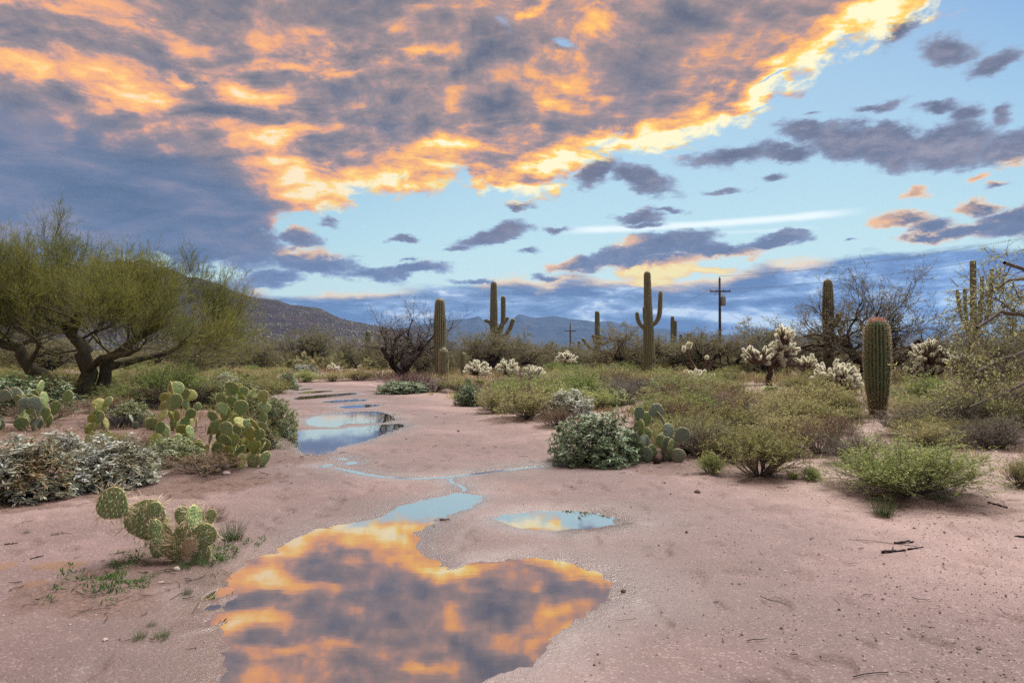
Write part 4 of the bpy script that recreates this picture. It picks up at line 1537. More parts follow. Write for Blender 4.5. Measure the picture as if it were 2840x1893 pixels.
m1 = hill_mat('hillside', (0.022, 0.019, 0.028), (0.040, 0.030, 0.038), (0.013, 0.016, 0.014), 0.012, 0.09)
HX, HY, HZ = hill('hill', 'dark scrubby hill sloping down to the plain behind the large green tree',
                  [(-900, 790), (-400, 770), (0, 745), (200, 730), (330, 722), (420, 733), (505, 754), (577, 765), (605, 778), (646, 801), (686, 813), (767, 825), (807, 843), (888, 857),
                   (950, 881), (1047, 898), (1090, 909), (1160, 960), (1300, 1004)], 420, 1350, 2000, m1, 0.5, 0.008, 3)
m2 = hill_mat('far range', (0.025, 0.028, 0.034), (0.045, 0.048, 0.055), (0.016, 0.018, 0.018), 0.0012, 0.006)
hill('mountain_range', 'blue hazy mountain range low on the horizon',
     [(700, 960), (900, 935), (1040, 915), (1130, 905), (1241, 895), (1300, 888), (1326, 877), (1346, 889), (1394, 893), (1439, 873), (1484, 883), (1536, 881), (1588, 891), (1608, 893), (1650, 898),
      (1688, 896), (1733, 902), (1778, 912), (1840, 914), (1897, 921), (1980, 925), (2075, 927), (2200, 930), (2400, 928), (2600, 932), (2840, 930), (3300, 936)], 6800, 9000, 11500, m2, 0.5, 0.0011, 8, 420, 70)

HAZE_D = 0.000045
if HAZE_D:
    hm, ht, ho = new_mat('haze')
    pv = ht.nodes.new('ShaderNodeVolumePrincipled')
    pv.inputs['Color'].default_value = (0.22, 0.50, 1.0, 1)
    pv.inputs['Density'].default_value = HAZE_D
    pv.inputs['Anisotropy'].default_value = 0.0
    ht.links.new(pv.outputs[0], ho.inputs['Volume'])
    mb = MB()
    bx, by, bz = (-15500, 15500), (-300, 11900), (-12, 760)
    V = [(x, y, z) for z in bz for y in by for x in bx]
    mb.add(V, q=[(0, 2, 3, 1), (4, 5, 7, 6), (0, 1, 5, 4), (2, 6, 7, 3), (0, 4, 6, 2), (1, 3, 7, 5)])
    tag(link('haze', mb.mesh('haze', hm, smooth=False)), 'thin bluish evening haze over the desert', None, None, 'stuff')

# ------------------------------------------------------------------ prototypes
PR = {
    'olive': [shrub_mesh('foliage', 101 + i, M['fine'], 36 + 4 * i, 0.72, 5, .040, .011, .2) for i in range(3)],
    'green': [shrub_mesh('foliage', 121 + i, M['finegreen'], 40, 0.78, 6, .042, .012, .12, tips=6) for i in range(2)],
    'grey': [shrub_mesh('foliage', 131 + i, M['finegrey'], 44, 0.70, 2, .030, .008, .5, tips=6) for i in range(2)],
    'brown': [shrub_mesh('foliage', 141 + i, M['finebrown'], 40, 0.74, 4, .034, .010, .3) for i in range(2)],
    'silver': [leafy_mesh('foliage', 151 + i, M['silver'], 900, 7, .074, .021) for i in range(2)],
    'blue': [leafy_mesh('foliage', 161 + i, M['bluegreen'], 1000, 7, .064, .022) for i in range(2)],
    'oleaf': [leafy_mesh('foliage', 171 + i, M['oliveleaf'], 800, 7, .068, .022) for i in range(2)],
    'tuft': [tuft_mesh('foliage', 181 + i, M['weed'], 120) for i in range(2)],
    'dry': [tuft_mesh('foliage', 191, M['dry'], 110, .8)],
    'dead': [shrub_mesh('twigs', 201, M['bark'], 60, .95, 0, barkm=M['bark'], tips=7, droop=.05)],
    'purple': [shrub_mesh('twigs', 211, M['purple'], 50, .8, 0, barkm=M['purple'], tips=6)],
    'big': [shrub_mesh('foliage', 221, M['finegreen'], 64, 0.80, 7, .026, .008, .10, tips=6, flowers=160, kk=7)],
}


def plant(kind, x, y, w, h, label, name='shrub', cat='shrub', group='low desert shrubs', D=None, v=0):
    """a shrub under layout pixel x with its foot at pixel row y, w and h in layout pixels"""
    if D is None:
        p = dg(x, y)
    else:
        q = at(x * DSC, D)
        p = q[:2]
    k = p[1] / 1568.0
    wm, hm = w * k, h * k
    me = PR[kind][(int(x) + v) % len(PR[kind])]
    SHRUB_SPOTS.append((p[0], p[1], wm * .55))
    mbz = gz(p[0], p[1])
    o = link(name, me)
    o.location = (p[0], p[1], mbz - 0.02)
    o.rotation_euler = (0, 0, random.uniform(0, 6.28))
    o.scale = (wm * 1.12, wm * 1.12, hm * (1.28 if kind in ('olive', 'green', 'grey', 'brown', 'big') else 1.12))
    tag(o, label, cat, group)
    return o


# x, foot, width, height, label
for a in [
    # ---- right flat, front to back
    ('big', 2095, 1140, 290, 140, 'largest green twiggy shrub in front of the fat ribbed cactus'),
    ('grey', 1955, 1075, 130, 110, 'grey leafless shrub touching the left side of the largest green shrub'),
    ('olive', 1745, 1093, 190, 140, 'rounded olive shrub at the edge of the bare sand, front of the middle thicket'),
    ('olive', 1560, 1040, 120, 90, 'olive shrub right beside the bluish prickly pear'),
    ('olive', 1690, 1058, 130, 92, 'olive shrub just behind the left side of the rounded front one'),
    ('green', 1500, 985, 110, 66, 'green shrub above the bluish prickly pear'),
    ('brown', 1800, 1050, 120, 70, 'rusty shrub just behind the right side of the rounded front one'),
    ('green', 1632, 1088, 66, 56, 'small green bush with bent woody foot at the sand edge'),
    ('grey', 1625, 1052, 140, 120, 'grey brown tangled shrub right of the blue-green prickly pear'),
    ('green', 1860, 1108, 54, 36, 'tiny green sprig on bare gravel left of the largest green shrub'),
    ('green', 1822, 1106, 26, 24, 'tiniest dark sprig on the gravel beside another tiny sprig'),
    ('green', 2030, 1180, 66, 50, 'small grassy bush in front of the largest green shrub'),
    ('olive', 2345, 1128, 70, 80, 'thin olive shrub on pale gravel at the right border'),
    ('olive', 1840, 1000, 170, 90, 'broad olive shrub left of the fat ribbed cactus'),
    ('brown', 1905, 1012, 110, 55, 'rusty brown shrub just left of the fat cactus foot'),
    ('olive', 1560, 1000, 130, 100, 'olive shrub behind the blue-green prickly pear'),
    ('olive', 1690, 1012, 120, 90, 'olive shrub filling the middle thicket behind the rounded front one'),
    ('grey', 2190, 1000, 150, 62, 'pale grey shrub under the overhanging mesquite boughs'),
    ('olive', 2105, 985, 110, 50, 'straw tinged olive shrub right of the fat cactus foot'),
    ('olive', 2270, 1030, 110, 60, 'olive shrub below the mesquite boughs near the right border'),
    ('brown', 2310, 960, 120, 80, 'brown shrub in the shade beneath the mesquite boughs'),
    ('olive', 1955, 990, 70, 40, 'small olive shrub between the fat cactus and the short-trunked cholla'),
    ('olive', 1215, 968, 150, 80, 'wide olive shrub at the path bend left of the leafy green dome'),
    ('olive', 1140, 948, 100, 66, 'olive shrub with rusty foot at the right path edge'),
    ('brown', 1280, 985, 90, 60, 'small reddish brown shrub just left of the leafy green dome'),
    ('olive', 1365, 935, 110, 60, 'olive shrub rising behind the leafy green dome'),
    ('grey', 1480, 930, 110, 56, 'grey shrub behind the prickly pear beside the leafy dome'),
    ('olive', 1600, 950, 110, 64, 'olive shrub below the cream-spined cholla mound'),
    ('brown', 1662, 938, 90, 46, 'dark rusty shrub left of the tall tree-like cholla foot'),
    ('olive', 1830, 950, 90, 44, 'olive shrub by the foot of the tall tree-like cholla'),
    ('grey', 1868, 952, 90, 36, 'grey twiggy shrub left of the short-trunked cholla foot'),
    ('olive', 1290, 897, 100, 44, 'olive shrub on the flat under the small far cholla'),
    ('grey', 1400, 885, 90, 48, 'dark grey round shrub on the flat left of the armed saguaro'),
    ('olive', 1340, 893, 90, 40, 'low olive shrub beside the dark grey round one'),
    ('olive', 1450, 897, 90, 44, 'low olive shrub below the armed saguaro'),
    ('brown', 1505, 905, 80, 40, 'brownish shrub in front of the armed saguaro foot'),
    ('olive', 1250, 880, 80, 34, 'small olive shrub behind the row of three chollas'),
    ('olive', 1060, 905, 100, 44, 'olive shrub where the path narrows on its right edge'),
    ('grey', 1000, 903, 80, 40, 'greyish shrub at the foot of the dead dark tree'),
    ('olive', 1660, 895, 100, 44, 'olive shrub right of the cream-spined cholla mound'),
    ('olive', 1840, 905, 100, 44, 'olive shrub in the gap between the two trunked chollas'),
    ('grey', 2075, 925, 90, 40, 'silvery grey shrub behind the fat ribbed cactus'),
    ('olive', 2110, 945, 90, 46, 'small olive shrub below the bushy-headed cholla'),
    ('olive', 1175, 915, 90, 44, 'olive shrub right below the row of three chollas'),
    ('olive', 1400, 915, 90, 44, 'olive shrub behind the leafy dome, below the dark grey round one'),
    ('grey', 1545, 935, 90, 44, 'grey shrub between prickly pear and cream-spined cholla mound'),
    # ---- along the left
    ('green', 700, 877, 76, 30, 'bright green low shrub at the far left end of the path'),
    ('olive', 765, 876, 66, 26, 'olive low shrub at the far end of the path, right of the bright green one'),
    ('olive', 825, 874, 80, 28, 'widest low olive shrub at the far end of the path'),
    ('olive', 640, 903, 56, 50, 'olive bush at the left path edge by the thin far puddles'),
    ('olive', 600, 918, 90, 58, 'round olive bush on the left bank beyond the prickly pear clump'),
    ('brown', 560, 935, 90, 56, 'brownish bush behind the big prickly pear clump'),
    ('olive', 520, 905, 90, 40, 'olive bush left of the round one on the left bank'),
    ('dead', 405, 945, 170, 78, 'pile of dark dead twigs under the palo verde boughs'),
    ('olive', 330, 900, 120, 60, 'shaded olive bush right of the palo verde trunks'),
    ('olive', 20, 900, 130, 60, 'olive bush behind the bluish shrub left of the palo verde'),
    ('brown', 240, 960, 110, 50, 'brown dry shrub at the palo verde foot'),
    ('brown', 105, 985, 150, 56, 'brown dry shrub behind the largest silver brittlebush'),
    ('dead', 275, 995, 140, 46, 'low dark dead twigs between ragged pads and largest clump of pads'),
    ('brown', 330, 1045, 110, 56, 'brown shrub behind the whitest silver brittlebush'),
    ('olive', 245, 1040, 80, 50, 'olive sprigs behind the whitest silver brittlebush'),
    ('brown', 465, 1090, 180, 60, 'dry brown shrub under the big prickly pear clump'),
    ('tuft', 535, 1240, 60, 60, 'bright green grassy tuft right of the spiny prickly pear'),
    ('brown', 480, 1195, 70, 44, 'dark seedy dry weed behind the spiny prickly pear'),
    ('purple', 950, 898, 160, 62, 'purplish bare twiggy bush under the dead dark tree'),
]:
    k, x, y, w, h, lab = a
    if x in (2030,):
        k = 'tuft'
    plant(k, x, y, w, h, lab)

frng = random.Random(5)
MARKS = [(2095, 1060, 'largest green twiggy shrub'), (2015, 900, 'fat ribbed cactus'), (1368, 1010, 'leafy green dome'), (1470, 990, 'bluish prickly pear'), (1765, 880, 'tall tree-like cholla'),
         (1922, 900, 'umbrella-shaped cholla'), (2142, 880, 'bushy-headed cholla'), (1597, 880, 'cream-spined cholla mound'), (1096, 870, 'leftmost of the three row chollas'), (1168, 870, 'middle one of the three row chollas'),
         (1224, 880, 'rightmost of the three row chollas'), (1492, 860, 'tallest armed saguaro'), (1372, 850, 'slender spread-armed saguaro'), (1300, 840, 'small far cholla'), (190, 900, 'palo verde trunks'),
         (405, 920, 'pile of dark twigs'), (470, 980, 'largest clump of pads'), (531, 850, 'black marker post'), (600, 900, 'round olive bush on the left bank'), (60, 930, 'large bluish shaded bush'), (1078, 910, 'small bluish path-edge bush'),
         (1300, 945, 'silver bush behind the dome'), (1745, 1060, 'rounded olive shrub of the sand edge'), (1640, 1020, 'grey brown tangled shrub'), (1690, 970, 'pale green leafy bush'), (2240, 940, 'near mesquite boughs'),
         (1840, 960, 'broad olive shrub'), (1400, 870, 'dark grey round shrub'), (700, 866, 'bright green path-end shrub'), (1654, 850, 'utility pole'), (1903, 860, 'knobbed saguaro'), (1606, 850, 'bare brown cactus arms'), (2236, 860, 'cluster-stemmed saguaro')]
TAKEN = {}


def spot_label(kind, x, y):
    """a label from the nearest landmarks: colour, side and landmark"""
    word = {'olive': 'low olive shrub', 'brown': 'low rusty brown shrub', 'grey': 'low grey twiggy shrub', 'green': 'low green shrub'}[kind]
    for d, mx, my, nm in sorted((math.hypot(mx - x, (my - y) * 2.5), mx, my, nm) for mx, my, nm in MARKS)[:9]:
        dx, dy = x - mx, (y - my) * 2.5
        if abs(dx) > abs(dy):
            side = 'right of' if dx > 0 else 'left of'
        else:
            side = 'in front of' if dy > 0 else 'behind'
        lab = '%s %s%s the %s' % (word, 'just ' if d < 70 else '', side, nm)
        if lab not in TAKEN:
            TAKEN[lab] = 1
            return lab
    TAKEN[lab] += 1
    return '%s %s %s the %s' % (['another', 'a third', 'a fourth', 'a fifth'][min(TAKEN[lab] - 2, 3)], word, side, nm)


for (n, x0, x1, y0, y1, kinds, grp) in [
    (46, 1080, 1720, 862, 895, ['olive', 'olive', 'green', 'grey', 'brown'], 'small shrubs covering the middle flat'),
    (34, 1160, 1560, 893, 950, ['olive', 'olive', 'grey', 'green', 'brown'], 'small shrubs beside the path bend'),
    (40, 1540, 1950, 910, 1050, ['olive', 'olive', 'brown', 'green'], 'small shrubs in the right thicket'),
    (26, 2060, 2380, 925, 1060, ['olive', 'grey', 'green', 'olive'], 'small shrubs by the right border'),
    (34, 240, 655, 858, 945, ['olive', 'brown', 'green', 'green'], 'small shrubs around the palo verde'),
    (8, 0, 240, 870, 940, ['olive', 'green'], 'small shrubs around the palo verde'),
    (14, 1700, 2350, 866, 895, ['olive', 'brown', 'grey'], 'low far shrubs on the right'),
]:
    for _ in range(n):
        y = frng.uniform(y0, y1)
        x = frng.uniform(x0, x1)
        if puddle_sd(*(np.array([v]) for v in dg(x, y)))[0] < .6 or sdist(PATH, *(np.array([v]) for v in dg(x, y)))[0] < .15:
            continue
        if (1940 < x < 2085 and y > 903) or (1690 < x < 1815 and 880 < y < 975) or (1890 < x < 1960 and 905 < y < 975) or (2105 < x < 2180 and 895 < y < 955):
            continue
        s_ = min(max((y - HZN) * frng.uniform(.65, 1.0), 38), 120)
        k_ = frng.choice(kinds)
        plant(k_, x, y, s_ * 1.2, s_ * frng.uniform(.42, .86), spot_label(k_, x, y), group=grp, v=frng.randrange(3))

for a in [
    ('silver', 62, 1145, 215, 130, 'largest silver-leaved brittlebush at the left border'),
    ('silver', 262, 1116, 185, 105, 'whitest silver-leaved brittlebush right of the largest one'),
    ('oleaf', 398, 1075, 125, 66, 'olive-leaved brittlebush in front of the big prickly pear clump'),
    ('blue', 1362, 1062, 190, 122, 'leafy green dome-shaped bush leaning over the sand at the path bend'),
    ('blue', 1078, 930, 60, 54, 'small bluish leafy bush at the right path edge'),
    ('silver', 1300, 968, 120, 58, 'silver-leaved bush behind the leafy green dome'),
    ('oleaf', 1412, 945, 80, 40, 'bright olive leafy bush above the prickly pear beside the dome'),
    ('oleaf', 1690, 990, 110, 44, 'pale green leafy bush in the middle of the right thicket'),
    ('oleaf', 1600, 925, 110, 48, 'leafy bush with orange leaves under the cream-spined cholla mound'),
    ('blue', 60, 962, 190, 90, 'large bluish shaded bush left of the palo verde trunks'),
    ('oleaf', 630, 995, 100, 84, 'dense green leafy bush at the left edge of the wide puddle'),
    ('oleaf', 590, 1030, 90, 70, 'green leafy bush right of the big prickly pear clump'),
    ('blue', 660, 893, 44, 40, 'greyish leafy bush nearest the thin far puddles'),
    ('blue', 930, 903, 110, 30, 'low bluish bush at the foot of the purplish twigs'),
    ('silver', 700, 862, 60, 18, 'silvery low bush behind the bright green one at the path end'),
    ('oleaf', 545, 940, 110, 62, 'leafy olive bush behind the largest clump of pads'),
    ('silver', 515, 905, 80, 40, 'pale silver bush left of the round olive bush on the left bank'),
    ('oleaf', 590, 962, 90, 52, 'leafy bush between round olive bush and the wide puddle bank'),
    ('blue', 470, 930, 90, 44, 'bluish leafy bush right of the pile of dark twigs'),
    ('oleaf', 300, 985, 90, 50, 'leafy bush left behind the largest clump of pads'),
    ('silver', 150, 1075, 110, 70, 'smaller silver bush between the two big silver brittlebushes'),
    ('blue', 1500, 862, 60, 22, 'pale green leafy bush at the armed saguaro foot'),
]:
    k, x, y, w, h, lab = a
    o = plant(k, x, y, w, h, lab, 'brittlebush', 'bush', 'leafy brittlebushes')

for i, (x, y, w, h, lab) in enumerate([
    (370, 1468, 44, 32, 'green weed sprout on open sand, right one of the front pair'),
    (320, 1470, 34, 34, 'green weed sprout on open sand, left one of the front pair'),
    (350, 1440, 24, 22, 'smallest green sprout just above the front pair on open sand'),
    (268, 1300, 44, 34, 'green weed at the left of the litter below the spiny prickly pear'),
    (420, 1308, 50, 26, 'low green weed below the spiny prickly pear'),
    (480, 1298, 50, 26, 'low green weed right below the spiny prickly pear'),
    (345, 1325, 40, 20, 'small dark weed in the litter left below the spiny prickly pear'),
    (430, 1365, 26, 30, 'thin green sprig between the litter and the largest puddle'),
    (60, 1225, 16, 14, 'tiny green sprig on the sand at far left'),
    (128, 1228, 20, 14, 'tiny green sprig on the sand, second from the left border'),
    (2165, 1155, 60, 20, 'fresh green grass at the right foot of the largest green shrub'),
]):
    plant('tuft', x, y, w, h, lab, 'weed', 'weed', 'small green weeds on the sand', v=i)

# ------------------------------------------------------------------ palo verde on the left
p = dg(190, 926)
PVK = p[1] / 1568.0
pv_loc = (p[0], p[1], gz(p[0], p[1]) - .05)
SHRUB_SPOTS.append((p[0], p[1], 3.0))


def lp(x, y, dy=0.0):                       # layout pixel on the tree's plane, in its own space
    return ((x - 190) * PVK, dy, (926 - y) * PVK)


pv = tree_meshes(5, [
    ([lp(205, 926), lp(200, 880), lp(192, HZN), lp(178, 795), lp(170, 760), lp(182, 725)], .21),
    ([lp(215, 922, .2), lp(222, 870, .3), lp(235, 830, .4), lp(285, 790, .6), lp(335, 750, .8)], .16),
    ([lp(160, 940, -.2), lp(130, 890, -.3), lp(98, 850, -.4), lp(60, 810, -.5), lp(0, 780, -.6)], .20),
    ([lp(196, 860, 0), lp(250, 830, -.4), lp(310, 825, -.8), lp(350, 815, -1.2), lp(380, 810, -1.4)], .08),
    ([lp(130, 755, .4), lp(90, 735, .8), lp(55, 735, 1.0), lp(15, 745, 1.0)], .10),
    ([lp(200, 880, 0), lp(150, 840, .8), lp(110, 805, 1.6), lp(90, 785, 2.2)], .10),
    ([lp(230, 850, .3), lp(290, 830, 1.0), lp(330, 810, 1.7), lp(360, 785, 2.0)], .09),
], 5, 1.75, [(6, .65, 1.1, .13, .06), (6, .6, .8, .13, .09), (6, .55, .52, .12, .11), (3, .5, .40, .12, .12)], M['paloleaf'], M['palobark'], 'twig', el=(.12, 1.1), leaf_n=4, limb_r=.36, up=.03, wig=.12, bent=.2, crown_bark=M['palobark'], tmin=.52)
PVT = make_tree('palo_verde_tree', 'large green feathery palo verde with dark forking trunks and yellow lichen', 'tree', pv_loc, pv)

# ------------------------------------------------------------------ mesquites
def mes(seed, leafm, nl, spec, leaf, leaf_n, el=(.1, 1.1), ll=1.5, bark='bark', cb='bark2', bent=.26):
    return tree_meshes(seed, [
        ([(0, 0, 0), (-.25, .05, .5), (-.7, .1, 1.0), (-.9, .2, 1.5)], .16),
        ([(.1, 0, 0), (.3, -.1, .45), (.75, -.1, .85), (1.2, -.2, 1.3)], .15),
        ([(0, .1, 0), (.1, .4, .6), (.0, .8, 1.2), (.1, 1.0, 1.7)], .13)], nl, ll, spec, leafm, M[bark], leaf, el=el, leaf_n=leaf_n, bent=bent, crown_bark=M[cb], up=.02)


SP = [(6, .7, .95, .24, .02), (5, .7, .6, .22, .0), (4, .6, .36, .2, -.02)]
MES = [mes(301, M['mesleaf'], 7, SP, .095, 7), mes(302, M['mesleaf'], 7, SP, .10, 7, (.0, 1.2)), mes(303, M['mesleaf'], 8, SP, .09, 6)]
MESBARE = [mes(311, M['mesleaf'], 6, [(7, .7, 1.0, .26, .02), (6, .7, .62, .24, .02), (3, .6, .34, .2, .02)], .05, 1, (.05, 1.2), 1.9, 'bark', 'bark2')]
MESBIG = [mes(321, M['mesleaf'], 8, [(7, .65, 1.0, .24, .03), (6, .65, .6, .22, .03), (4, .6, .36, .2, .03)], .065, 4, (.0, 1.3), 1.8, 'bark', 'bark2')]
# the unit trees are about 5 m wide and 3.4 m high
for (ms, x, D, w, h, lab, i) in [
    (MES, 690, 70, 190, 125, 'rounded mesquite with dark twisted limbs before the hill slope', 0),
    (MESBARE, 922, 40, 230, 175, 'dead dark branching mesquite beside the thick single saguaro', 0),
    (MES, 965, 44, 150, 105, 'brownish thicket tree behind the purplish twigs and thick single saguaro', 1),
    (MES, 1180, 54, 150, 95, 'mesquite just right of the many-armed saguaro', 1),
    (MES, 1290, 58, 150, 84, 'mesquite behind the small far cholla', 2),
    (MES, 1600, 50, 150, 92, 'mesquite between tallest armed saguaro and utility pole', 1),
    (MES, 825, 62, 140, 90, 'olive mesquite between rounded mesquite and dead dark tree', 1),
    (MES, 1110, 47, 190, 125, 'brownish mesquite in front of the saguaro with many arms', 2),
    (MES, 1225, 60, 170, 78, 'low olive mesquite right of the many-armed saguaro', 0),
    (MES, 1320, 66, 150, 76, 'low mesquite behind the far small utility pole foot', 1),
    (MES, 1400, 58, 140, 74, 'low mesquite around the slender saguaro with spread arms', 2),
    (MES, 1450, 43, 170, 120, 'mesquite at the left of the tallest armed saguaro', 1),
    (MES, 1545, 44, 160, 105, 'mesquite with a rusty patch right of the tallest armed saguaro', 0),
    (MES, 1650, 42, 200, 125, 'feathery grey green mesquite below the utility pole', 2),
    (MES, 1745, 44, 200, 135, 'feathery mesquite right of the utility pole', 1),
    (MES, 1850, 40, 160, 120, 'mesquite left of the knobbed saguaro', 0),
    (MESBIG, 2010, 31, 300, 250, 'nearly bare spreading tree with thick arching dark limbs behind the fat cactus', 0),
    (MES, 2130, 36, 170, 105, 'olive mesquite between the bare tree and the cluster-stemmed saguaro', 2),
    (MES, 560, 60, 160, 90, 'mesquite half hidden behind the palo verde at its right', 2),
    (MES, 420, 50, 200, 90, 'shaded mesquite seen under the palo verde boughs', 1),
    (MES, 90, 44, 240, 120, 'mesquite behind the palo verde at the left border', 0),
    (MES, 1020, 66, 140, 70, 'low mesquite behind the thick single saguaro', 0),
    (MES, 2260, 27, 200, 130, 'mesquite under the cluster-stemmed saguaro', 0),
    (MES, 1680, 75, 190, 70, 'farthest mesquite, low behind the utility pole', 0),
    (MES, 2380, 34, 220, 150, 'mesquite behind the near overhanging boughs at the right border', 1),
]:
    q = at(x * DSC, D)
    k = D / 1568.0
    z = gz(q[0], q[1])
    top = (h - 0) * k
    hh = (CAM_H - z) + (HZN - (HZN - h)) * 0
    # crown top at h pixels above the layout's foot line of the thicket (row 862)
    topz = CAM_H + (HZN - (862 - h)) * k
    make_tree('mesquite_tree', lab, 'tree', (q[0], q[1], z - .05), ms[i % len(ms)], random.uniform(0, 6.28), (w * k / 4.0, w * k / 4.0, max(.3, (topz - z) / 3.6)), 'mesquite trees on the flat')
    SHRUB_SPOTS.append((q[0], q[1], w * k * .4))

# near mesquite whose boughs hang in from the right
q = at(2480 * DSC, 11.5)
def rb(x, y, dy):
    d = 11.5 + dy
    k = d / 1568.0
    return ((x - 1176) * k - q[0], dy, CAM_H + (HZN - y) * k)
nm = tree_meshes(411, [
    ([(0, 0, 0), (-.1, .1, .8), (-.3, .2, 1.6), rb(2400, 650, .2), rb(2310, 625, -.3)], .05),
    ([(0, .1, .3), rb(2430, 800, .2), rb(2350, 745, 0), rb(2300, 740, -.2), rb(2245, 775, -.5)], .04),
    ([(0, .0, .2), rb(2420, 860, -.4), rb(2360, 830, -.6), rb(2300, 850, -.8), rb(2240, 880, -1.0)], .036),
    ([(0, -.1, .2), rb(2420, 930, -.6), rb(2350, 905, -1.0), rb(2290, 935, -1.2), rb(2225, 960, -1.4)], .028),
    ([(0, .2, .1), rb(2420, 980, .4), rb(2360, 960, .6), rb(2310, 985, .5), rb(2240, 1020, .4)], .028),
    ([(0, .1, .4), rb(2440, 690, .6), rb(2370, 655, .8), rb(2320, 665, .6), rb(2270, 690, .5)], .036),
], 7, .62, [(4, .7, .45, .2, .0), (5, .7, .32, .2, -.03), (4, .6, .2, .18, -.03)], M['mesgreen'], M['bark2'], .06, el=(-.7, .6), leaf_n=3, limb_r=.32, bent=.2, up=-.03, crown_bark=M['bark2'], azr=(0, 2 * pi), tmin=.45)
make_tree('mesquite_tree', 'near mesquite with yellow green leafy boughs reaching in at the right border', 'tree', (q[0], q[1], gz(q[0], q[1])), nm, 0, (1, 1, 1), 'mesquite trees on the flat')

# ------------------------------------------------------------------ saguaros
def sag(label, x, D, top, w, arms=(), ribs=16, spine=None, foot=None, mat='saguaro', taperw=(0.82, 1.0, 1.0, 0.86), rows=None, bend=0.0):
    """x, top, w and the arm points in layout pixels at distance D"""
    q = at(x * DSC, D)
    k = D / 1568.0
    z0 = gz(q[0], q[1]) - .05
    X = lambda px: (px - x) * k
    Z = lambda py: CAM_H + (HZN - py) * k - z0
    H = Z(top)
    r = w * k / 2
    stem = (np.array([(0, 0, 0), (bend * .3, 0, H * .35), (bend * .7, 0, H * .7), (bend, 0, H)]), np.array(taperw) * r)
    al = []
    for pts, aw in arms:
        pp = np.array([(X(a), dz * k, Z(b)) for a, b, dz in pts])
        rr = np.linspace(.8, 1.0, len(pp)) * aw * k / 2
        rr[-1] *= .9
        al.append((pp, rr))
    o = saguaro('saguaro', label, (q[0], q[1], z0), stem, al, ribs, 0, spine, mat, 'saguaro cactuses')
    SHRUB_SPOTS.append((q[0], q[1], w * k))
    return o


sag('fat ribbed barrel-like cactus with reddish crown, nearest on the right', 2015, 13.2, 732, 55, (), 22, (.05, .055, 7, .006), mat='saguaronear', taperw=(0.66, .95, 1.0, .92))
nc = [o for o in COL.objects if o.get('label', '').startswith('fat ribbed')][0]
ms = MB()
r_ = 27 * 13.2 / 1568.0
a_ = rng.uniform(0, 6.28, 420)
e_ = np.sqrt(rng.random(420)) * .62
zt_ = CAM_H + (HZN - 732) * 13.2 / 1568.0 - nc.location.z
C_ = np.stack([np.cos(a_) * e_ * r_, np.sin(a_) * e_ * r_, zt_ - r_ * 1.2 * (1 - np.sqrt(1 - e_ ** 2)) - .02], 1)
leaves(ms, C_, unit(np.stack([np.cos(a_) * e_, np.sin(a_) * e_, np.ones(420)], 1) + rng.normal(size=(420, 3)) * .4), rnd(420, rng), .08 * rng.uniform(.5, 1.2, 420), .008, rng.random(420))
link('crown_spines', ms.mesh('crown_spines', M['redspine']), nc)['kind'] = 'stuff'
sag('thick single-stemmed saguaro left of centre', 1010, 38, 684, 28, (), 18, (.12, .07, 4, .012), taperw=(.8, .98, 1, .78))
sag('many-armed saguaro with one tall stem and bundled short arms', 1134, 52, 645, 17, [
    ([(1136, 768, 0), (1150, 760, 4), (1156, 735, 4), (1156, 678, 4)], 12),
    ([(1136, 760, 0), (1126, 742, -6), (1119, 737, -6), (1112, 736, -8)], 9),
    ([(1138, 762, -4), (1150, 750, -8), (1160, 738, -8), (1168, 728, -8)], 10),
    ([(1138, 775, -3), (1160, 772, -6), (1172, 755, -6), (1180, 731, -6)], 11),
    ([(1140, 770, -8), (1150, 765, -12), (1153, 755, -12), (1155, 745, -12)], 8)], 16, (.16, .07, 3, .014))
sag('tallest armed saguaro with upturned arms on both sides', 1492, 40, 622, 22, [
    ([(1496, 748, 0), (1508, 742, 0), (1516, 722, 0), (1518, 668, 0)], 11),
    ([(1488, 758, 0), (1476, 752, 0), (1466, 738, 0), (1463, 716, 0)], 10),
    ([(1490, 752, -6), (1482, 745, -8), (1480, 730, -8), (1479, 704, -8)], 10)], 17, (.13, .07, 4, .013), taperw=(1.15, 1.1, .85, .62), bend=-.12)
sag('slender saguaro with low spread arms near the small utility pole', 1372, 72, 713, 12, [
    ([(1370, 800, 0), (1358, 802, 0), (1346, 790, 0), (1338, 776, 0)], 9),
    ([(1372, 790, -6), (1366, 785, -8), (1362, 776, -8), (1360, 768, -8)], 7),
    ([(1374, 795, -6), (1378, 788, -8), (1379, 776, -8), (1379, 767, -8)], 7),
    ([(1375, 790, 0), (1390, 790, 4), (1398, 782, 4), (1404, 772, 4)], 7)], 14)
sag('double-stemmed far saguaro right of the tallest armed one', 1545, 72, 725, 9, [([(1546, 790, 0), (1551, 780, 0), (1552, 760, 0), (1552, 735, 0)], 7)], 14)
sag('stubby far saguaro right of the double-stemmed one', 1564, 78, 766, 8, [([(1564, 795, 0), (1568, 790, 0), (1570, 780, 0), (1570, 775, 0)], 6)], 12)
sag('single far saguaro left of the utility pole foot', 1583, 62, 764, 13, (), 14)
sag('tall saguaro with a round knobbed arm beside the bare tree', 1903, 33, 640, 25, [
    ([(1908, 745, 0), (1918, 740, -4), (1924, 733, -4), (1926, 718, -4)], 15),
    ([(1908, 752, 2), (1918, 750, 4), (1925, 742, 4), (1930, 722, 2)], 10)], 18, (.11, .065, 4, .012), taperw=(.95, 1, 1, .78))
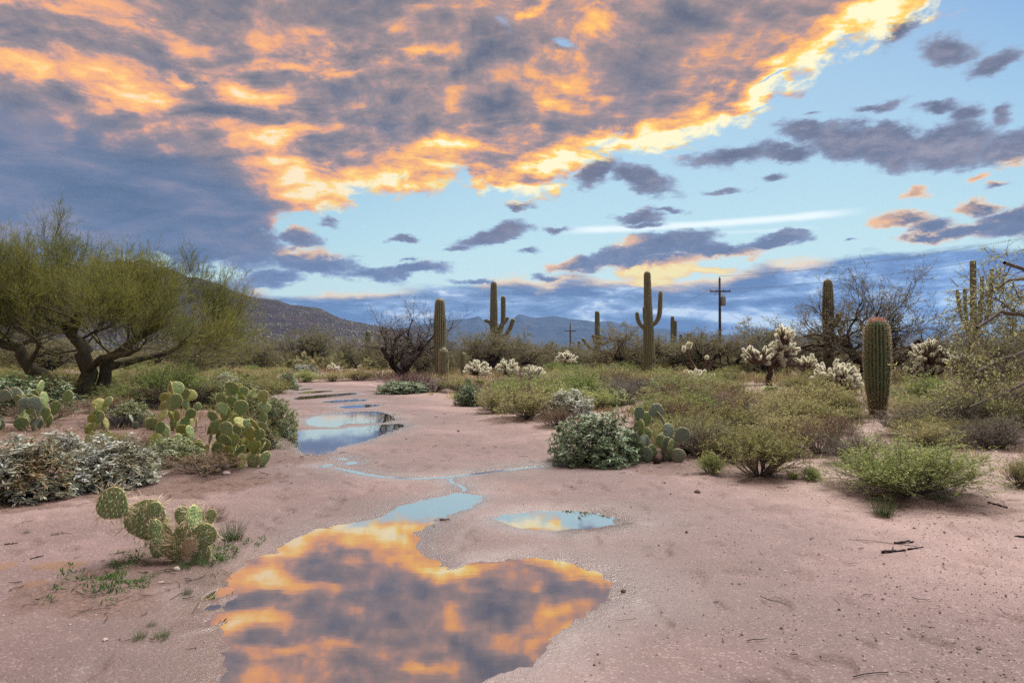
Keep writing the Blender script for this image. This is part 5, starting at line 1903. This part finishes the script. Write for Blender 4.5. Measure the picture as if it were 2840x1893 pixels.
sag('cluster-stemmed saguaro with a bundle of thin upright stems near the right border', 2236, 44, 596, 14, [
    ([(2232, 770, 0), (2216, 745, 0), (2206, 715, 0), (2200, 664, 0)], 8),
    ([(2234, 760, 4), (2226, 740, 4), (2221, 715, 4), (2220, 661, 4)], 8),
    ([(2240, 760, -4), (2250, 740, -4), (2254, 700, -4), (2256, 640, -4)], 9),
    ([(2240, 762, 4), (2254, 740, 6), (2260, 700, 6), (2262, 632, 6)], 9),
    ([(2240, 765, 0), (2262, 745, 0), (2274, 710, 0), (2282, 616, 0)], 9),
    ([(2238, 755, -6), (2244, 740, -8), (2246, 715, -8), (2246, 690, -8)], 7)], 14, bend=.05)
sag('short saguaro standing in front of the thick single one', 1019, 35, 798, 22, (), 18, (.10, .06, 4, .010), taperw=(.85, 1, 1, .85))
sag('small saguaro between the thick single one and the three chollas', 1064, 40, 809, 13, (), 16)
sag('lone far saguaro over the olive mesquite left of the dead dark tree', 845, 66, 758, 13, (), 14)
sag('far saguaro stub right beside the lone one left of the dead tree', 872, 80, 764, 8, (), 12)
sag('dark shaded saguaro stump behind the left bank shrubs', 608, 62, 806, 11, (), 12)
sag('far small saguaro tip left of the small utility pole', 1268, 95, 782, 8, (), 12)
sag('far small saguaro tip just right of the small utility pole foot', 1330, 95, 782, 7, (), 12)

# ------------------------------------------------------------------ prickly pears
pad_set()
q = dg(412, 1283)
PK = q[1] / 1893.0
pp = thing('prickly_pear', 'spiny prickly pear on the open sand left of the largest puddle', 'cactus', (q[0], q[1], gz(q[0], q[1])), 0, (1, 1, 1), 'prickly pears')
SHRUB_SPOTS.append((q[0], q[1], .42))
SHRUB_SPOTS.append((q[0] - .05, q[1] - .35, .5))


def pq(x, y, dep=0.0):
    return np.array([(x - 497) * PK, dep, (1550 - y) * PK])


for (bx, by, tx, ty, wd, dep, face, kind) in [
    (362, 1420, 284, 1366, 1.02, -.05, (.15, -1, .1), 'long'),
    (428, 1494, 376, 1390, 1.05, .0, (.1, -1, .2), 'long'),
    (418, 1440, 436, 1388, .75, -.03, (.5, -1, .1), 'long'),
    (465, 1530, 425, 1452, .9, .03, (-.2, -1, .1), 'long'),
    (438, 1500, 408, 1440, .9, .08, (.5, -1, .1), 'long'),
    (455, 1500, 447, 1428, .55, -.10, (.6, -1, .1), 'long'),
    (505, 1468, 484, 1408, .85, .05, (.3, -1, .1), 'long'),
    (505, 1535, 500, 1455, .95, .02, (.1, -1, .1), 'long'),
    (545, 1480, 534, 1396, 1.0, -.02, (1, -.25, 0), 'long'),
    (552, 1508, 592, 1450, 1.0, -.05, (.1, -1, .15), 'long'),
    (560, 1462, 570, 1418, .85, .08, (-.3, -1, .1), 'long'),
    (535, 1530, 548, 1478, .8, -.10, (.1, -1, .1), 'dry'),
    (495, 1558, 470, 1490, 1.0, .0, (.1, -1, .1), 'long'),
    (505, 1558, 535, 1490, 1.0, .1, (-.2, -1, .1), 'long'),
    (540, 1560, 585, 1505, .9, -.06, (-.3, -1, .2), 'long'),
    (440, 1540, 450, 1480, .9, -.04, (.1, -1, .2), 'long'),
    (490, 1556, 520, 1500, .9, .14, (.8, -1, .1), 'long'),
]:
    b, t_ = pq(bx, by, dep), pq(tx, ty, dep + .02)
    L = float(np.linalg.norm(t_ - b))
    add_pad(pp, b, t_ - b, face, L, kind, bx, wd * 1.05)

ms = MB()
a_ = rng.uniform(0, 6.28, 420)
e_ = rng.uniform(0.05, 1.2, 420)
C_ = np.stack([np.cos(a_) * .13 * rng.random(420), np.sin(a_) * .12 * rng.random(420), rng.uniform(.0, .16, 420)], 1)
leaves(ms, C_, np.stack([np.cos(a_) * np.cos(e_), np.sin(a_) * np.cos(e_), np.sin(e_) * .7], 1), rnd(420, rng), rng.uniform(.05, .14, 420), .004, rng.uniform(0, .8, 420))
link('spines', ms.mesh('spines', M['spine']), pp)['kind'] = 'stuff'
for sx_, sy_, r_ in ((300, 965, 1.7), (250, 990, 1.6), (60, 1010, 1.6), (180, 1000, 1.5), (340, 1010, 1.4), (380, 975, 1.3), (130, 975, 1.5), (470, 985, 1.0), (330, 1080, .9), (480, 1105, .7), (600, 1050, .8), (140, 1130, .8), (1500, 1060, .8), (1650, 1075, .8)):
    g_ = dg(sx_, sy_)
    SHRUB_SPOTS.append((g_[0], g_[1], r_))
for (x, y, w, h, n, kinds, lab, ps) in [
    (470, 1045, 250, 160, 78, ['pad', 'pad', 'padyellow'], 'largest clump of prickly pear on the left bank of the path', .21),
    (562, 1074, 90, 110, 22, ['padyellow', 'pad'], 'yellow green prickly pear at the right end of the largest clump', .20),
    (395, 1000, 120, 95, 26, ['pad', 'padyellow'], 'prickly pear clump rising behind the olive-leaved brittlebush', .21),
    (55, 1004, 160, 95, 40, ['pad', 'padblue'], 'prickly pear clump at the left border behind the silver brittlebush', .25),
    (208, 1035, 70, 115, 14, ['pad', 'padyellow'], 'ragged prickly pear below the palo verde trunks', .21),
    (1500, 1060, 115, 120, 30, ['padblue', 'padblue', 'pad'], 'bluish prickly pear against the right side of the leafy green dome', .22),
    (1475, 950, 70, 60, 7, ['pad', 'padblue'], 'spiny prickly pear standing above the bluish one', .20),
    (1768, 945, 60, 46, 5, ['pad'], 'few prickly pear pads at the tall tree-like cholla foot', .26),
    (1195, 905, 80, 26, 6, ['padblue'], 'low bluish pads under the rightmost of the three row chollas', .28),
    (1095, 905, 60, 28, 6, ['padblue', 'pad'], 'low pads behind the small bluish bush at the path', .28),
    (2280, 925, 80, 60, 8, ['pad', 'padyellow'], 'prickly pear half hidden under the near mesquite boughs', .26),
    (680, 862, 60, 18, 7, ['pad'], 'far small pads behind the left end of the path', .34),
    (540, 895, 70, 34, 8, ['pad', 'padblue'], 'shaded pads beyond the pile of dead twigs', .26),
    (330, 1112, 60, 34, 3, ['pad'], 'few low pads at the right foot of the whitest brittlebush', .18),
    (187, 1115, 26, 34, 1, ['pad'], 'single pad between the two silver brittlebushes', .15),
    (310, 1000, 40, 40, 3, ['padblue'], 'dull bluish pads left of the largest clump', .16),
]:
    g = dg(x, y)
    k = g[1] / 1568.0
    prickly_pear(lab, (g[0], g[1], gz(g[0], g[1])), w * k, h * k, n, kinds, int(x), ps)
    SHRUB_SPOTS.append((g[0], g[1], w * k * .5))

# ------------------------------------------------------------------ chollas
JOINTS += [joint_mesh('stem_joint', 500 + i) for i in range(2)]
for (lab, x, foot, D, tr, lobes, n, lean, jl) in [
    # lobes: x, y row, half width, half height in layout pixels
    ('tall tree-like cholla with three pale heads on a dark leaning trunk', 1765, 910, 27, 830, [(1800, 775, 24, 24), (1748, 818, 48, 22), (1800, 805, 36, 24), (1850, 832, 22, 14), (1778, 828, 26, 16)], 120, .0, .26),
    ('umbrella-shaped cholla on a short thin trunk', 1922, 934, 21.5, 905, [(1918, 862, 50, 30), (1950, 880, 30, 22), (1890, 880, 26, 20)], 105, .0, .21),
    ('bushy-headed cholla on a dark double trunk right of the fat cactus', 2142, 912, 28, 862, [(2130, 815, 46, 36), (2175, 825, 36, 26), (2120, 850, 36, 24)], 120, .0, .24),
    ('cholla half hidden by the near mesquite boughs', 2212, 915, 27, 875, [(2205, 840, 40, 34), (2240, 850, 36, 28)], 80, .0, .24),
    ('left of the three chollas in a row by the far path', 1096, 890, 33, 872, [(1096, 850, 32, 20)], 60, .0, .24),
    ('middle of the three chollas in a row by the far path', 1168, 890, 34, 872, [(1166, 847, 26, 21)], 55, .0, .24),
    ('right of the three chollas in a row by the far path', 1224, 900, 30, 880, [(1224, 862, 28, 23)], 55, .0, .22),
    ('small far cholla on the flat above the olive shrubs', 1300, 860, 52, 845, [(1300, 824, 26, 15)], 45, .0, .32),
    ('cream-spined cholla mound, widest on the middle flat', 1597, 915, 27, 890, [(1590, 866, 34, 17), (1625, 876, 26, 12), (1570, 880, 24, 10)], 80, .0, .22),
    ('smallest cholla, a pale tuft left of the tall tree-like one', 1706, 885, 40, 872, [(1706, 866, 16, 8)], 20, .0, .26),
    ('dull cholla under the dead dark tree by the far olive mesquite', 768, 880, 52, 862, [(768, 846, 16, 9)], 22, .0, .30),
]:
    qq = at(x * DSC, D)
    k = D / 1568.0
    z0 = gz(qq[0], qq[1])
    L = [((a - x) * k, ((i % 3) - 1) * .12 * r_ * k, CAM_H + (HZN - b) * k - z0, r_ * k, s_ * k) for i, (a, b, r_, s_) in enumerate(lobes)]
    H = max(l[2] + l[4] for l in L)
    cholla(lab, (qq[0], qq[1], z0), 1, H, max(.15, CAM_H + (HZN - tr) * k - z0), n, int(x), L, 0.03, jl)
    SHRUB_SPOTS.append((qq[0], qq[1], .8))

# bare brown cactus arms above the cholla mound
qq = at(1606 * DSC, 30)
t = thing('cholla_skeleton', 'bare brown cactus arms curving up behind the cream-spined cholla mound', 'cactus', (qq[0], qq[1], gz(qq[0], qq[1])))
k = 30 / 1568.0
for pts in ([(1606, 880), (1604, 862), (1592, 848), (1583, 830), (1578, 812)], [(1606, 870), (1612, 858), (1620, 850), (1622, HZN)], [(1606, 876), (1620, 860), (1632, 850), (1637, 838)]):
    P = np.array([((a - 1606) * k, 0, CAM_H + (HZN - b) * k - qq[2] * 0) for a, b in pts])
    mb = MB()
    tubes(mb, P[None], np.full((1, len(P)), .07) * np.linspace(1, .8, len(P)), 7, a=.7)
    link('arm', mb.mesh('arm', M['chollatrunk']), t)
for j, (a, b) in enumerate(((1576, 808), (1583, 810), (1570, 815), (1622, 832))):
    o = link('stem_joint', JOINTS[j % 2], t, ((a - 1606) * k, 0, CAM_H + (HZN - b) * k))
    o.scale = (.3, .3, .3)
    o.rotation_euler = (.4 * j, .5 - .3 * j, 0)

# ------------------------------------------------------------------ utility poles
def box_mb(mb, c, s, m=0):
    c, s = np.array(c), np.array(s) / 2
    V = np.array([(x, y, z) for z in (-1, 1) for y in (-1, 1) for x in (-1, 1)]) * s + c
    mb.add(V, q=[(0, 2, 3, 1), (4, 5, 7, 6), (0, 1, 5, 4), (2, 6, 7, 3), (0, 4, 6, 2), (1, 3, 7, 5)], m=m)


def tube1(name, pts, r, mat, parent, k=8, loc=None):
    mb = MB()
    P = np.array(pts, float)
    R = np.broadcast_to(np.asarray(r, float), (len(P),))
    tubes(mb, P[None], R[None], k)
    V = mb.v[-1]
    S = len(P)
    for base, rev in ((0, True), ((S - 1) * k, False)):
        f = [(base, base + j, base + j + 1) for j in range(1, k - 1)]
        mb.t.append(np.array([x[::-1] if rev else x for x in f])); mb.tm.append(np.zeros(len(f), int))
    return link(name, mb.mesh(name, mat), parent, loc)


def pole(label, x, D, top, arm_row, arm_w, transformer):
    q = at(x * DSC, D)
    k = D / 1568.0
    z0 = gz(q[0], q[1])
    H = CAM_H + (HZN - top) * k - z0
    az_ = CAM_H + (HZN - arm_row) * k - z0
    t = thing('utility_pole', label, 'utility pole', (q[0], q[1], z0), 0, (1, 1, 1), 'wooden utility poles')
    tube1('pole', [(0, 0, -.2), (0, 0, H * .5), (0, 0, H)], [.17, .145, .115], M['wood'], t)
    W = arm_w * k
    mb = MB(); box_mb(mb, (0, -.19, az_), (W, .10, .14)); link('crossarm', mb.mesh('crossarm', M['wood'], False), t)
    for s in (-1, 1):
        tube1('brace', [(s * .55, -.16, az_ - .06), (0, -.16, az_ - .55)], .018, M['steel'], t, 5)
    for xx in (-W * .47, -W * .17, W * .17, W * .47):
        mb = MB()
        tubes(mb, np.array([[(xx, -.19, az_ + .07), (xx, -.19, az_ + .12), (xx, -.19, az_ + .16), (xx, -.19, az_ + .22), (xx, -.19, az_ + .26)]]), np.array([[.02, .05, .035, .06, .02]]), 8)
        link('insulator', mb.mesh('insulator', M['steel']), t)
    tube1('insulator', [(0, 0, H - .02), (0, 0, H + .1), (0, 0, H + .2)], [.02, .06, .03], M['steel'], t)
    if transformer:
        zc = CAM_H + (HZN - 692) * k - z0
        mb = MB()
        tubes(mb, np.array([[(.38, -.05, zc - .5), (.38, -.05, zc - .47), (.38, -.05, zc + .45), (.38, -.05, zc + .5), (.38, -.05, zc + .56)]]), np.array([[.02, .25, .25, .27, .02]]), 14)
        o = link('transformer', mb.mesh('transformer', M['steel']), t)
        tube1('bushing', [(.30, -.05, zc + .5), (.30, -.05, zc + .75)], .05, M['steel'], o, 6)
        tube1('bushing', [(.46, -.05, zc + .5), (.46, -.05, zc + .75)], .05, M['steel'], o, 6)
        mb = MB(); box_mb(mb, (.13, -.05, zc + .2), (.25, .06, .08)); link('bracket', mb.mesh('bracket', M['steel'], False), t)
        tube1('fuse', [(-W * .3, -.3, az_ - .05), (-W * .3 + .08, -.32, az_ - .45)], .04, M['steel'], t, 6)
    return q, z0, H, az_, W, k


A = pole('wooden utility pole with crossarm and grey transformer can', 1654, 74, 638, 669, 47, True)
B = pole('small far wooden utility pole shaped like a cross', 1310, 130, 742, 760, 27, False)


def wire(label, p0, p1, sag_):
    t = np.linspace(0, 1, 20)
    P = np.array(p0)[None] * (1 - t[:, None]) + np.array(p1)[None] * t[:, None]
    P[:, 2] -= sag_ * 4 * t * (1 - t)
    mb = MB()
    tubes(mb, P[None], np.full((1, 20), .014), 4)
    return tag(link('power_line', mb.mesh('power_line', M['wire'])), label, 'power line', 'overhead power lines')


def top_pt(a, xx, dz=.26):
    q, z0, H, az_, W, k = a
    return (q[0] + xx, q[1] - .19, z0 + az_ + dz)


e1 = at(2352 * DSC + 400, 40, 545 * DSC - 75)
e2 = at(2352 * DSC + 400, 42, 570 * DSC - 70)
wire('upper of two overhead lines running from the near pole off to the right', (A[0][0], A[0][1], A[1] + A[2] + .2), e1, .7)
wire('lower of two overhead lines running from the near pole off to the right', top_pt(A, A[4] * .47), e2, .8)
wire('long overhead line between the near and the far utility pole', top_pt(A, -A[4] * .47), top_pt(B, B[4] * .47), 1.6)
sp = at(1790 * DSC, 58, 760 * DSC)
wire('short service line sloping down from the transformer can to the right', (A[0][0] + .4, A[0][1], A[1] + A[3] - 1.9), tuple(sp), .5)

# ------------------------------------------------------------------ marker post
qq = at(531 * DSC, 44)
k = 44 / 1568.0
z0 = gz(qq[0], qq[1])
t = thing('marker_post', 'small black post with flat cap and pale red-striped base beyond the left bank', 'post', (qq[0], qq[1], z0))
zt = CAM_H + (HZN - 834) * k - z0
zb = CAM_H + (HZN - 856) * k - z0
mb = MB(); box_mb(mb, (0, 0, (zt + zb) / 2), (.30, .22, zt - zb)); link('body', mb.mesh('body', M['black'], False), t)
mb = MB(); box_mb(mb, (0, 0, zt + .03), (.40, .30, .06)); link('cap', mb.mesh('cap', M['black'], False), t)
mb = MB(); box_mb(mb, (.10, -.02, zt - .14), (.22, .26, .07)); link('hood', mb.mesh('hood', M['black'], False), t)
mb = MB(); box_mb(mb, (0, 0, zb / 2 - .08), (.32, .24, zb + .16 - .004)); o = link('base', mb.mesh('base', M['white'], False), t)
for s in (-.11, .06):
    mb = MB(); box_mb(mb, (s, -.123, zb / 2), (.07, .01, zb * .8)); link('stripe', mb.mesh('stripe', M['red'], False), o)

# ------------------------------------------------------------------ wood, stones, twigs
def stick(label, x0, y0, x1, y1, r, name='branch', z=.0, cat='branch', fork=True):
    a, b = dg(x0, y0), dg(x1, y1)
    n = 6
    rg = np.random.default_rng(int(x0 * 7 + y0))
    P = np.array([[a[0] + (b[0] - a[0]) * i / n, a[1] + (b[1] - a[1]) * i / n, 0] for i in range(n + 1)])
    L = np.linalg.norm(P[-1] - P[0])
    P[:, 2] = [gz(p[0], p[1]) + r * .6 + z * i / n for i, p in enumerate(P)]
    P[1:-1] += rg.normal(size=(n - 1, 3)) * L * .03
    P[:, 2] = np.maximum(P[:, 2], [gz(p[0], p[1]) + r * .3 for p in P])
    mb = MB()
    Pc = np.concatenate([P[:1] - (P[1:2] - P[:1]) * .02, P, P[-1:] + (P[-1:] - P[-2:-1]) * .02])
    Rc = np.concatenate([[r * .02], r * np.linspace(1, .55, n + 1), [r * .02]])
    tubes(mb, Pc[None], Rc[None], 7)
    if fork:
        s = P[3]
        d = unit((P[4] - P[3]) + np.array([rg.normal() * .5, rg.normal() * .5, .3]) * np.linalg.norm(P[4] - P[3]))
        Q = np.array([s, s + d * L * .15, s + d * L * .28])
        tubes(mb, Q[None], np.array([[r * .6, r * .5, r * .3]]), 5)
    return tag(link(name, mb.mesh(name, M['bark'] if name != 'log' else M['chollatrunk'])), label, cat, 'fallen wood on the sand')


stick('reddish dead branch lying at the sand edge by the bluish prickly pear', 1508, 1066, 1580, 1040, .05, 'log', .12, 'log')
stick('long thin stick lying left of the reddish dead branch', 1460, 1062, 1525, 1058, .012)
stick('forked dark stick on pale gravel at right, lowest of its three', 2026, 1270, 2080, 1264, .010)
stick('dark straight stick on pale gravel at right, above the forked one', 2055, 1247, 2098, 1243, .010)
stick('thin dark stick on pale gravel at right, beside the forked one', 2085, 1262, 2120, 1255, .007)
stick('dark stick lying on the gravel near the right border', 2330, 1228, 2375, 1236, .010)
stick('dark stick below the largest green shrub at right', 2270, 1160, 2315, 1170, .010)
stick('thin dark twig on sand left of the spiny prickly pear', 70, 1284, 100, 1276, .005)
stick('small dark twig on sand at the left border', 10, 1250, 40, 1247, .005)
stick('long thin twig on the bank left of the big clump of pads', 110, 1126, 190, 1130, .012)
stick('dark twig lying on the sand beside the blue tip of the largest puddle', 1010, 1192, 1034, 1194, .006, fork=False)


def rock(label, x, y, s, name='stone', mat='stone'):
    g = dg(x, y)
    rg = np.random.default_rng(int(x + y))
    bm_v = []
    nu, nv = 10, 6
    mb = MB()
    for j in range(nv + 1):
        ph = pi * j / nv
        for i in range(nu):
            th = 2 * pi * i / nu
            n_ = 1 + .3 * float(vnoise(np.array([math.cos(th) * 1.6 + x]), np.array([math.sin(th) * 1.6 + ph]))[0] * 2)
            bm_v.append((math.sin(ph) * math.cos(th) * n_, math.sin(ph) * math.sin(th) * n_ * .8, math.cos(ph) * .55 * n_))
    I = np.arange((nv + 1) * nu).reshape(nv + 1, nu)
    qd = np.stack([I[:-1], I[1:], np.roll(I[1:], -1, 1), np.roll(I[:-1], -1, 1)], -1).reshape(-1, 4)
    mb.add(np.array(bm_v) * s, q=qd)
    o = link(name, mb.mesh(name, M[mat], False))
    o.location = (g[0], g[1], gz(g[0], g[1]) + s * .2)
    o.rotation_euler = (0, 0, rg.uniform(0, 6))
    return tag(o, label, 'stone', 'loose stones')


rock('pinkish grey stone at the right edge of the far path', 938, 904, .28)
rock('pale stone beside the grey brown tangled shrub', 1566, 1056, .055)
rock('brown stone alone on the smooth sand at right', 1602, 1130, .035, mat='chollatrunk')
rock('white stone in the litter below the spiny prickly pear', 370, 1340, .018)
rock('pale pink stone under the spiny prickly pear', 405, 1310, .03)
rock('grey pebble lying on open sand left of the weed pair', 242, 1472, .014)
rock('dark stone at the rim of the largest puddle on its right', 1432, 1356, .018, mat='chollatrunk')
rock('pale stone at the dry shrub under the big clump of pads', 520, 1092, .05)

# ------------------------------------------------------------------ uncountable small stuff
rg = np.random.default_rng(77)


def ground_pts(n, x0, x1, d0, d1, power=1.0):
    """random ground points in the view wedge"""
    y = d0 * (d1 / d0) ** (rg.random(n) ** power)
    x = (rg.uniform(x0, x1, n)) * y
    return x, y


def scatter_stones(name, label, x, y, s, mat):
    z = ground_field(x, y)[0]
    n = len(x)
    base = np.array([(1, 0, 0), (0, 1, 0), (-1, 0, 0), (0, -1, 0), (0, 0, .8), (0, 0, -.6)])
    V = base[None] * s[:, None, None] * rg.uniform(.6, 1.25, (n, 6, 3))
    a = rg.uniform(0, 6.28, n)
    c, s_ = np.cos(a)[:, None], np.sin(a)[:, None]
    V = np.stack([V[..., 0] * c - V[..., 1] * s_, V[..., 0] * s_ + V[..., 1] * c, V[..., 2]], -1)
    V += np.stack([x, y, z + s * .25], 1)[:, None]
    T = np.array([(0, 1, 4), (1, 2, 4), (2, 3, 4), (3, 0, 4), (1, 0, 5), (2, 1, 5), (3, 2, 5), (0, 3, 5)])
    mb = MB()
    mb.add(V.reshape(-1, 3), t=(T[None] + np.arange(n)[:, None, None] * 6).reshape(-1, 3), a=np.repeat(rg.random(n), 6))
    tag(link(name, mb.mesh(name, mat, False)), label, None, None, 'stuff')


M['gravel'] = leaf_mat('gravel', [(0.10, 0.072, 0.065), (0.28, 0.205, 0.185), (0.42, 0.325, 0.30), (0.58, 0.49, 0.46)], 0.0, .8, .2)
x, y = ground_pts(26000, .10, .98, 2.6, 14, 1.0)
keep = (rg.random(len(x)) < sstep(x / y, .12, .75) * sstep(fbm(x * .8, y * .8, 3), -.5, .25) + .06)
x2, y2 = ground_pts(3500, -.9, .9, 2.2, 22, 1.0)
x, y = np.r_[x[keep], x2], np.r_[y[keep], y2]
keep = puddle_sd(x, y) > .08
x, y = x[keep], y[keep]
s = rg.lognormal(-5.6, .45, len(x)) * np.clip(y / 6, .8, 2.2)
scatter_stones('gravel', 'fine pinkish gravel and pebbles strewn over the sand', x, y, s, M['gravel'])

# twigs and litter
x, y = ground_pts(7000, -.95, .95, 2.6, 26, 1.0)
z, wet, off, damp, moist, dry = ground_field(x, y)
near = np.zeros(len(x))
for (sx, sy, r) in SHRUB_SPOTS:
    near = np.maximum(near, 1 - sstep(np.hypot(x - sx, y - sy) / r, .7, 1.7))
keep = (rg.random(len(x)) < near * .9 + off * .22 + .02) & (puddle_sd(x, y) > .05)
x, y, z = x[keep], y[keep], z[keep]
n = len(x)
a = rg.uniform(0, 6.28, n)
st = np.stack([x, y, z + .004], 1)
P = grow(st, np.stack([np.cos(a), np.sin(a), np.zeros(n)], 1), rg.lognormal(-2.7, .6, n), 4, .12, 0, rg)
P[..., 2] = z[:, None] + .005 + np.abs(rg.normal(size=(n, 4))) * .004
mb = MB()
tubes(mb, P, taper(rg.uniform(.0015, .004, n) * np.clip(y / 8, .8, 2), 4, .6), 3, a=rg.random(n))
tag(link('twig_litter', mb.mesh('twig_litter', M['bark'])), 'dark fallen twigs littering the ground below the shrubs', None, None, 'stuff')

# grasses and seedlings between the shrubs
x, y = ground_pts(15000, -.95, .95, 8, 62, .8)
z, wet, off, damp, moist, dry = ground_field(x, y)
dens = sstep(fbm(x * .35 + 5, y * .35, 3), -.45, .25)
keep = (off > .75) & (rg.random(len(x)) < dens * np.where(y < 13, .35, .95)) & (puddle_sd(x, y) > .3)
x, y, z = x[keep], y[keep], z[keep]
n, B = len(x), 13
h = rg.uniform(.08, .30, n) * np.clip(y / 18, .6, 1.7)
a = rg.uniform(0, 6.28, (n, B))
tl = rg.uniform(.1, 1.0, (n, B))
D = unit(np.stack([np.cos(a) * tl, np.sin(a) * tl, np.ones((n, B))], -1)).reshape(-1, 3)
C = (np.stack([x, y, z - .01], 1)[:, None] + rg.normal(size=(n, B, 3)) * np.array([.09, .09, 0]) * np.clip(y / 18, .7, 2)[:, None, None]).reshape(-1, 3)
hh = np.repeat(h, B) * rg.uniform(.6, 1.2, n * B)
tint = np.repeat(np.clip(.45 + .7 * fbm(x * .5, y * .5, 2), 0, 1), B) + rg.uniform(-.2, .2, n * B)
dr_ = np.repeat(fbm(x * .5 + 40, y * .5, 3) + rg.normal(size=n) * .12 > .06, B)
wd_ = .014 * np.repeat(np.clip(y / 14, .7, 2.4), B)
nr_ = rnd(n * B, rg)
for sel, nm_, mt_, lb_ in ((~dr_, 'ground_cover', 'fine', 'low olive seedlings and grasses covering the flat between the shrubs'), (dr_, 'dry_grass', 'dry', 'straw-coloured dry grass patches on the flat between the shrubs')):
    mb = MB()
    leaves(mb, C[sel], D[sel], nr_[sel], hh[sel], wd_[sel], tint[sel])
    tag(link(nm_, mb.mesh(nm_, M[mt_])), lb_, None, None, 'stuff')

x = rg.normal(size=420); y = rg.normal(size=420)
g0, g1, g2 = dg(395, 1300), dg(500, 1300), dg(395, 1272)
x, y = g0[0] + x * abs(g1[0] - g0[0]) * .75, g0[1] + y * abs(g2[1] - g0[1])
keep = (puddle_sd(x, y) > .12) & (fbm(x * 4, y * 4, 2) > -.12)
x, y = x[keep], y[keep]
z = ground_field(x, y)[0]
n, B = len(x), 9
C = np.repeat(np.stack([x, y, z], 1), B, 0) + rg.normal(size=(n * B, 3)) * np.array([.02, .02, 0])
mb = MB()
leaves(mb, C, rnd(n * B, rg, 1.2), rnd(n * B, rg, .5), rg.uniform(.012, .045, n * B), .009, rg.random(n * B))
tag(link('weeds', mb.mesh('weeds', M['weed'])), 'tiny green weeds sprouting in the litter below the spiny prickly pear', None, None, 'stuff')

# far scrub out to the foot of the hill
x, y = ground_pts(9000, -.95, .95, 56, 700, 1.0)
n, B = len(x), 16
z = ground_field(x, y)[0]
r = rg.uniform(.5, 1.5, n) * np.clip(y / 150, .8, 2.2)
keep = sdist(PATH, x, y) > 1.0
x, y, z, r = x[keep], y[keep], z[keep], r[keep]
n = len(x)
dirs = unit(rg.normal(size=(n, B, 3)) * np.array([1, 1, .8]) + np.array([0, 0, .5]))
C = (np.stack([x, y, z + r * .35], 1)[:, None] + dirs * r[:, None, None] * rg.uniform(.3, 1, (n, B, 1)) * np.array([1, 1, .75])).reshape(-1, 3)
tint = np.repeat(rg.uniform(.1, .8, n), B) + rg.uniform(-.2, .2, n * B)
mb = MB()
leaves(mb, C, rnd(n * B, rg, .4), rnd(n * B, rg), np.repeat(r, B) * rg.uniform(.5, .9, n * B), np.repeat(r, B) * .42, tint)
tag(link('far_scrub', mb.mesh('far_scrub', M['mesleaf'])), 'far grey green desert scrub stretching to the foot of the hill', None, None, 'stuff')

# scrub on the hillside
ii = rg.integers(0, HX.shape[0] - 17, 16000)
jj = rg.integers(0, HX.shape[1] - 1, 16000)
fu, fv = rg.random(16000), rg.random(16000)
def bil(A):
    return (A[ii, jj] * (1 - fu) + A[ii + 1, jj] * fu) * (1 - fv) + (A[ii, jj + 1] * (1 - fu) + A[ii + 1, jj + 1] * fu) * fv
hx, hy, hz = bil(HX), bil(HY), bil(HZ)
s = rg.uniform(.8, 2.2, 16000)
n = 16000
base = np.array([(1, 0, 0), (0, 1, 0), (-1, 0, 0), (0, -1, 0), (0, 0, 1)])
V = base[None] * s[:, None, None] * rg.uniform(.6, 1.3, (n, 5, 3))
V[..., 2] *= np.where(rg.random(n) < .04, 3.0, .9)[:, None]
V += np.stack([hx, hy, hz], 1)[:, None]
T = np.array([(0, 1, 4), (1, 2, 4), (2, 3, 4), (3, 0, 4)])
mb = MB()
mb.add(V.reshape(-1, 3), t=(T[None] + np.arange(n)[:, None, None] * 5).reshape(-1, 3), a=np.repeat(rg.random(n), 5))
tag(link('hillside_scrub', mb.mesh('hillside_scrub', M['hillscrub'])), 'dark scrub dotted over the hillside', None, None, 'stuff')

build_ground()
build_water()
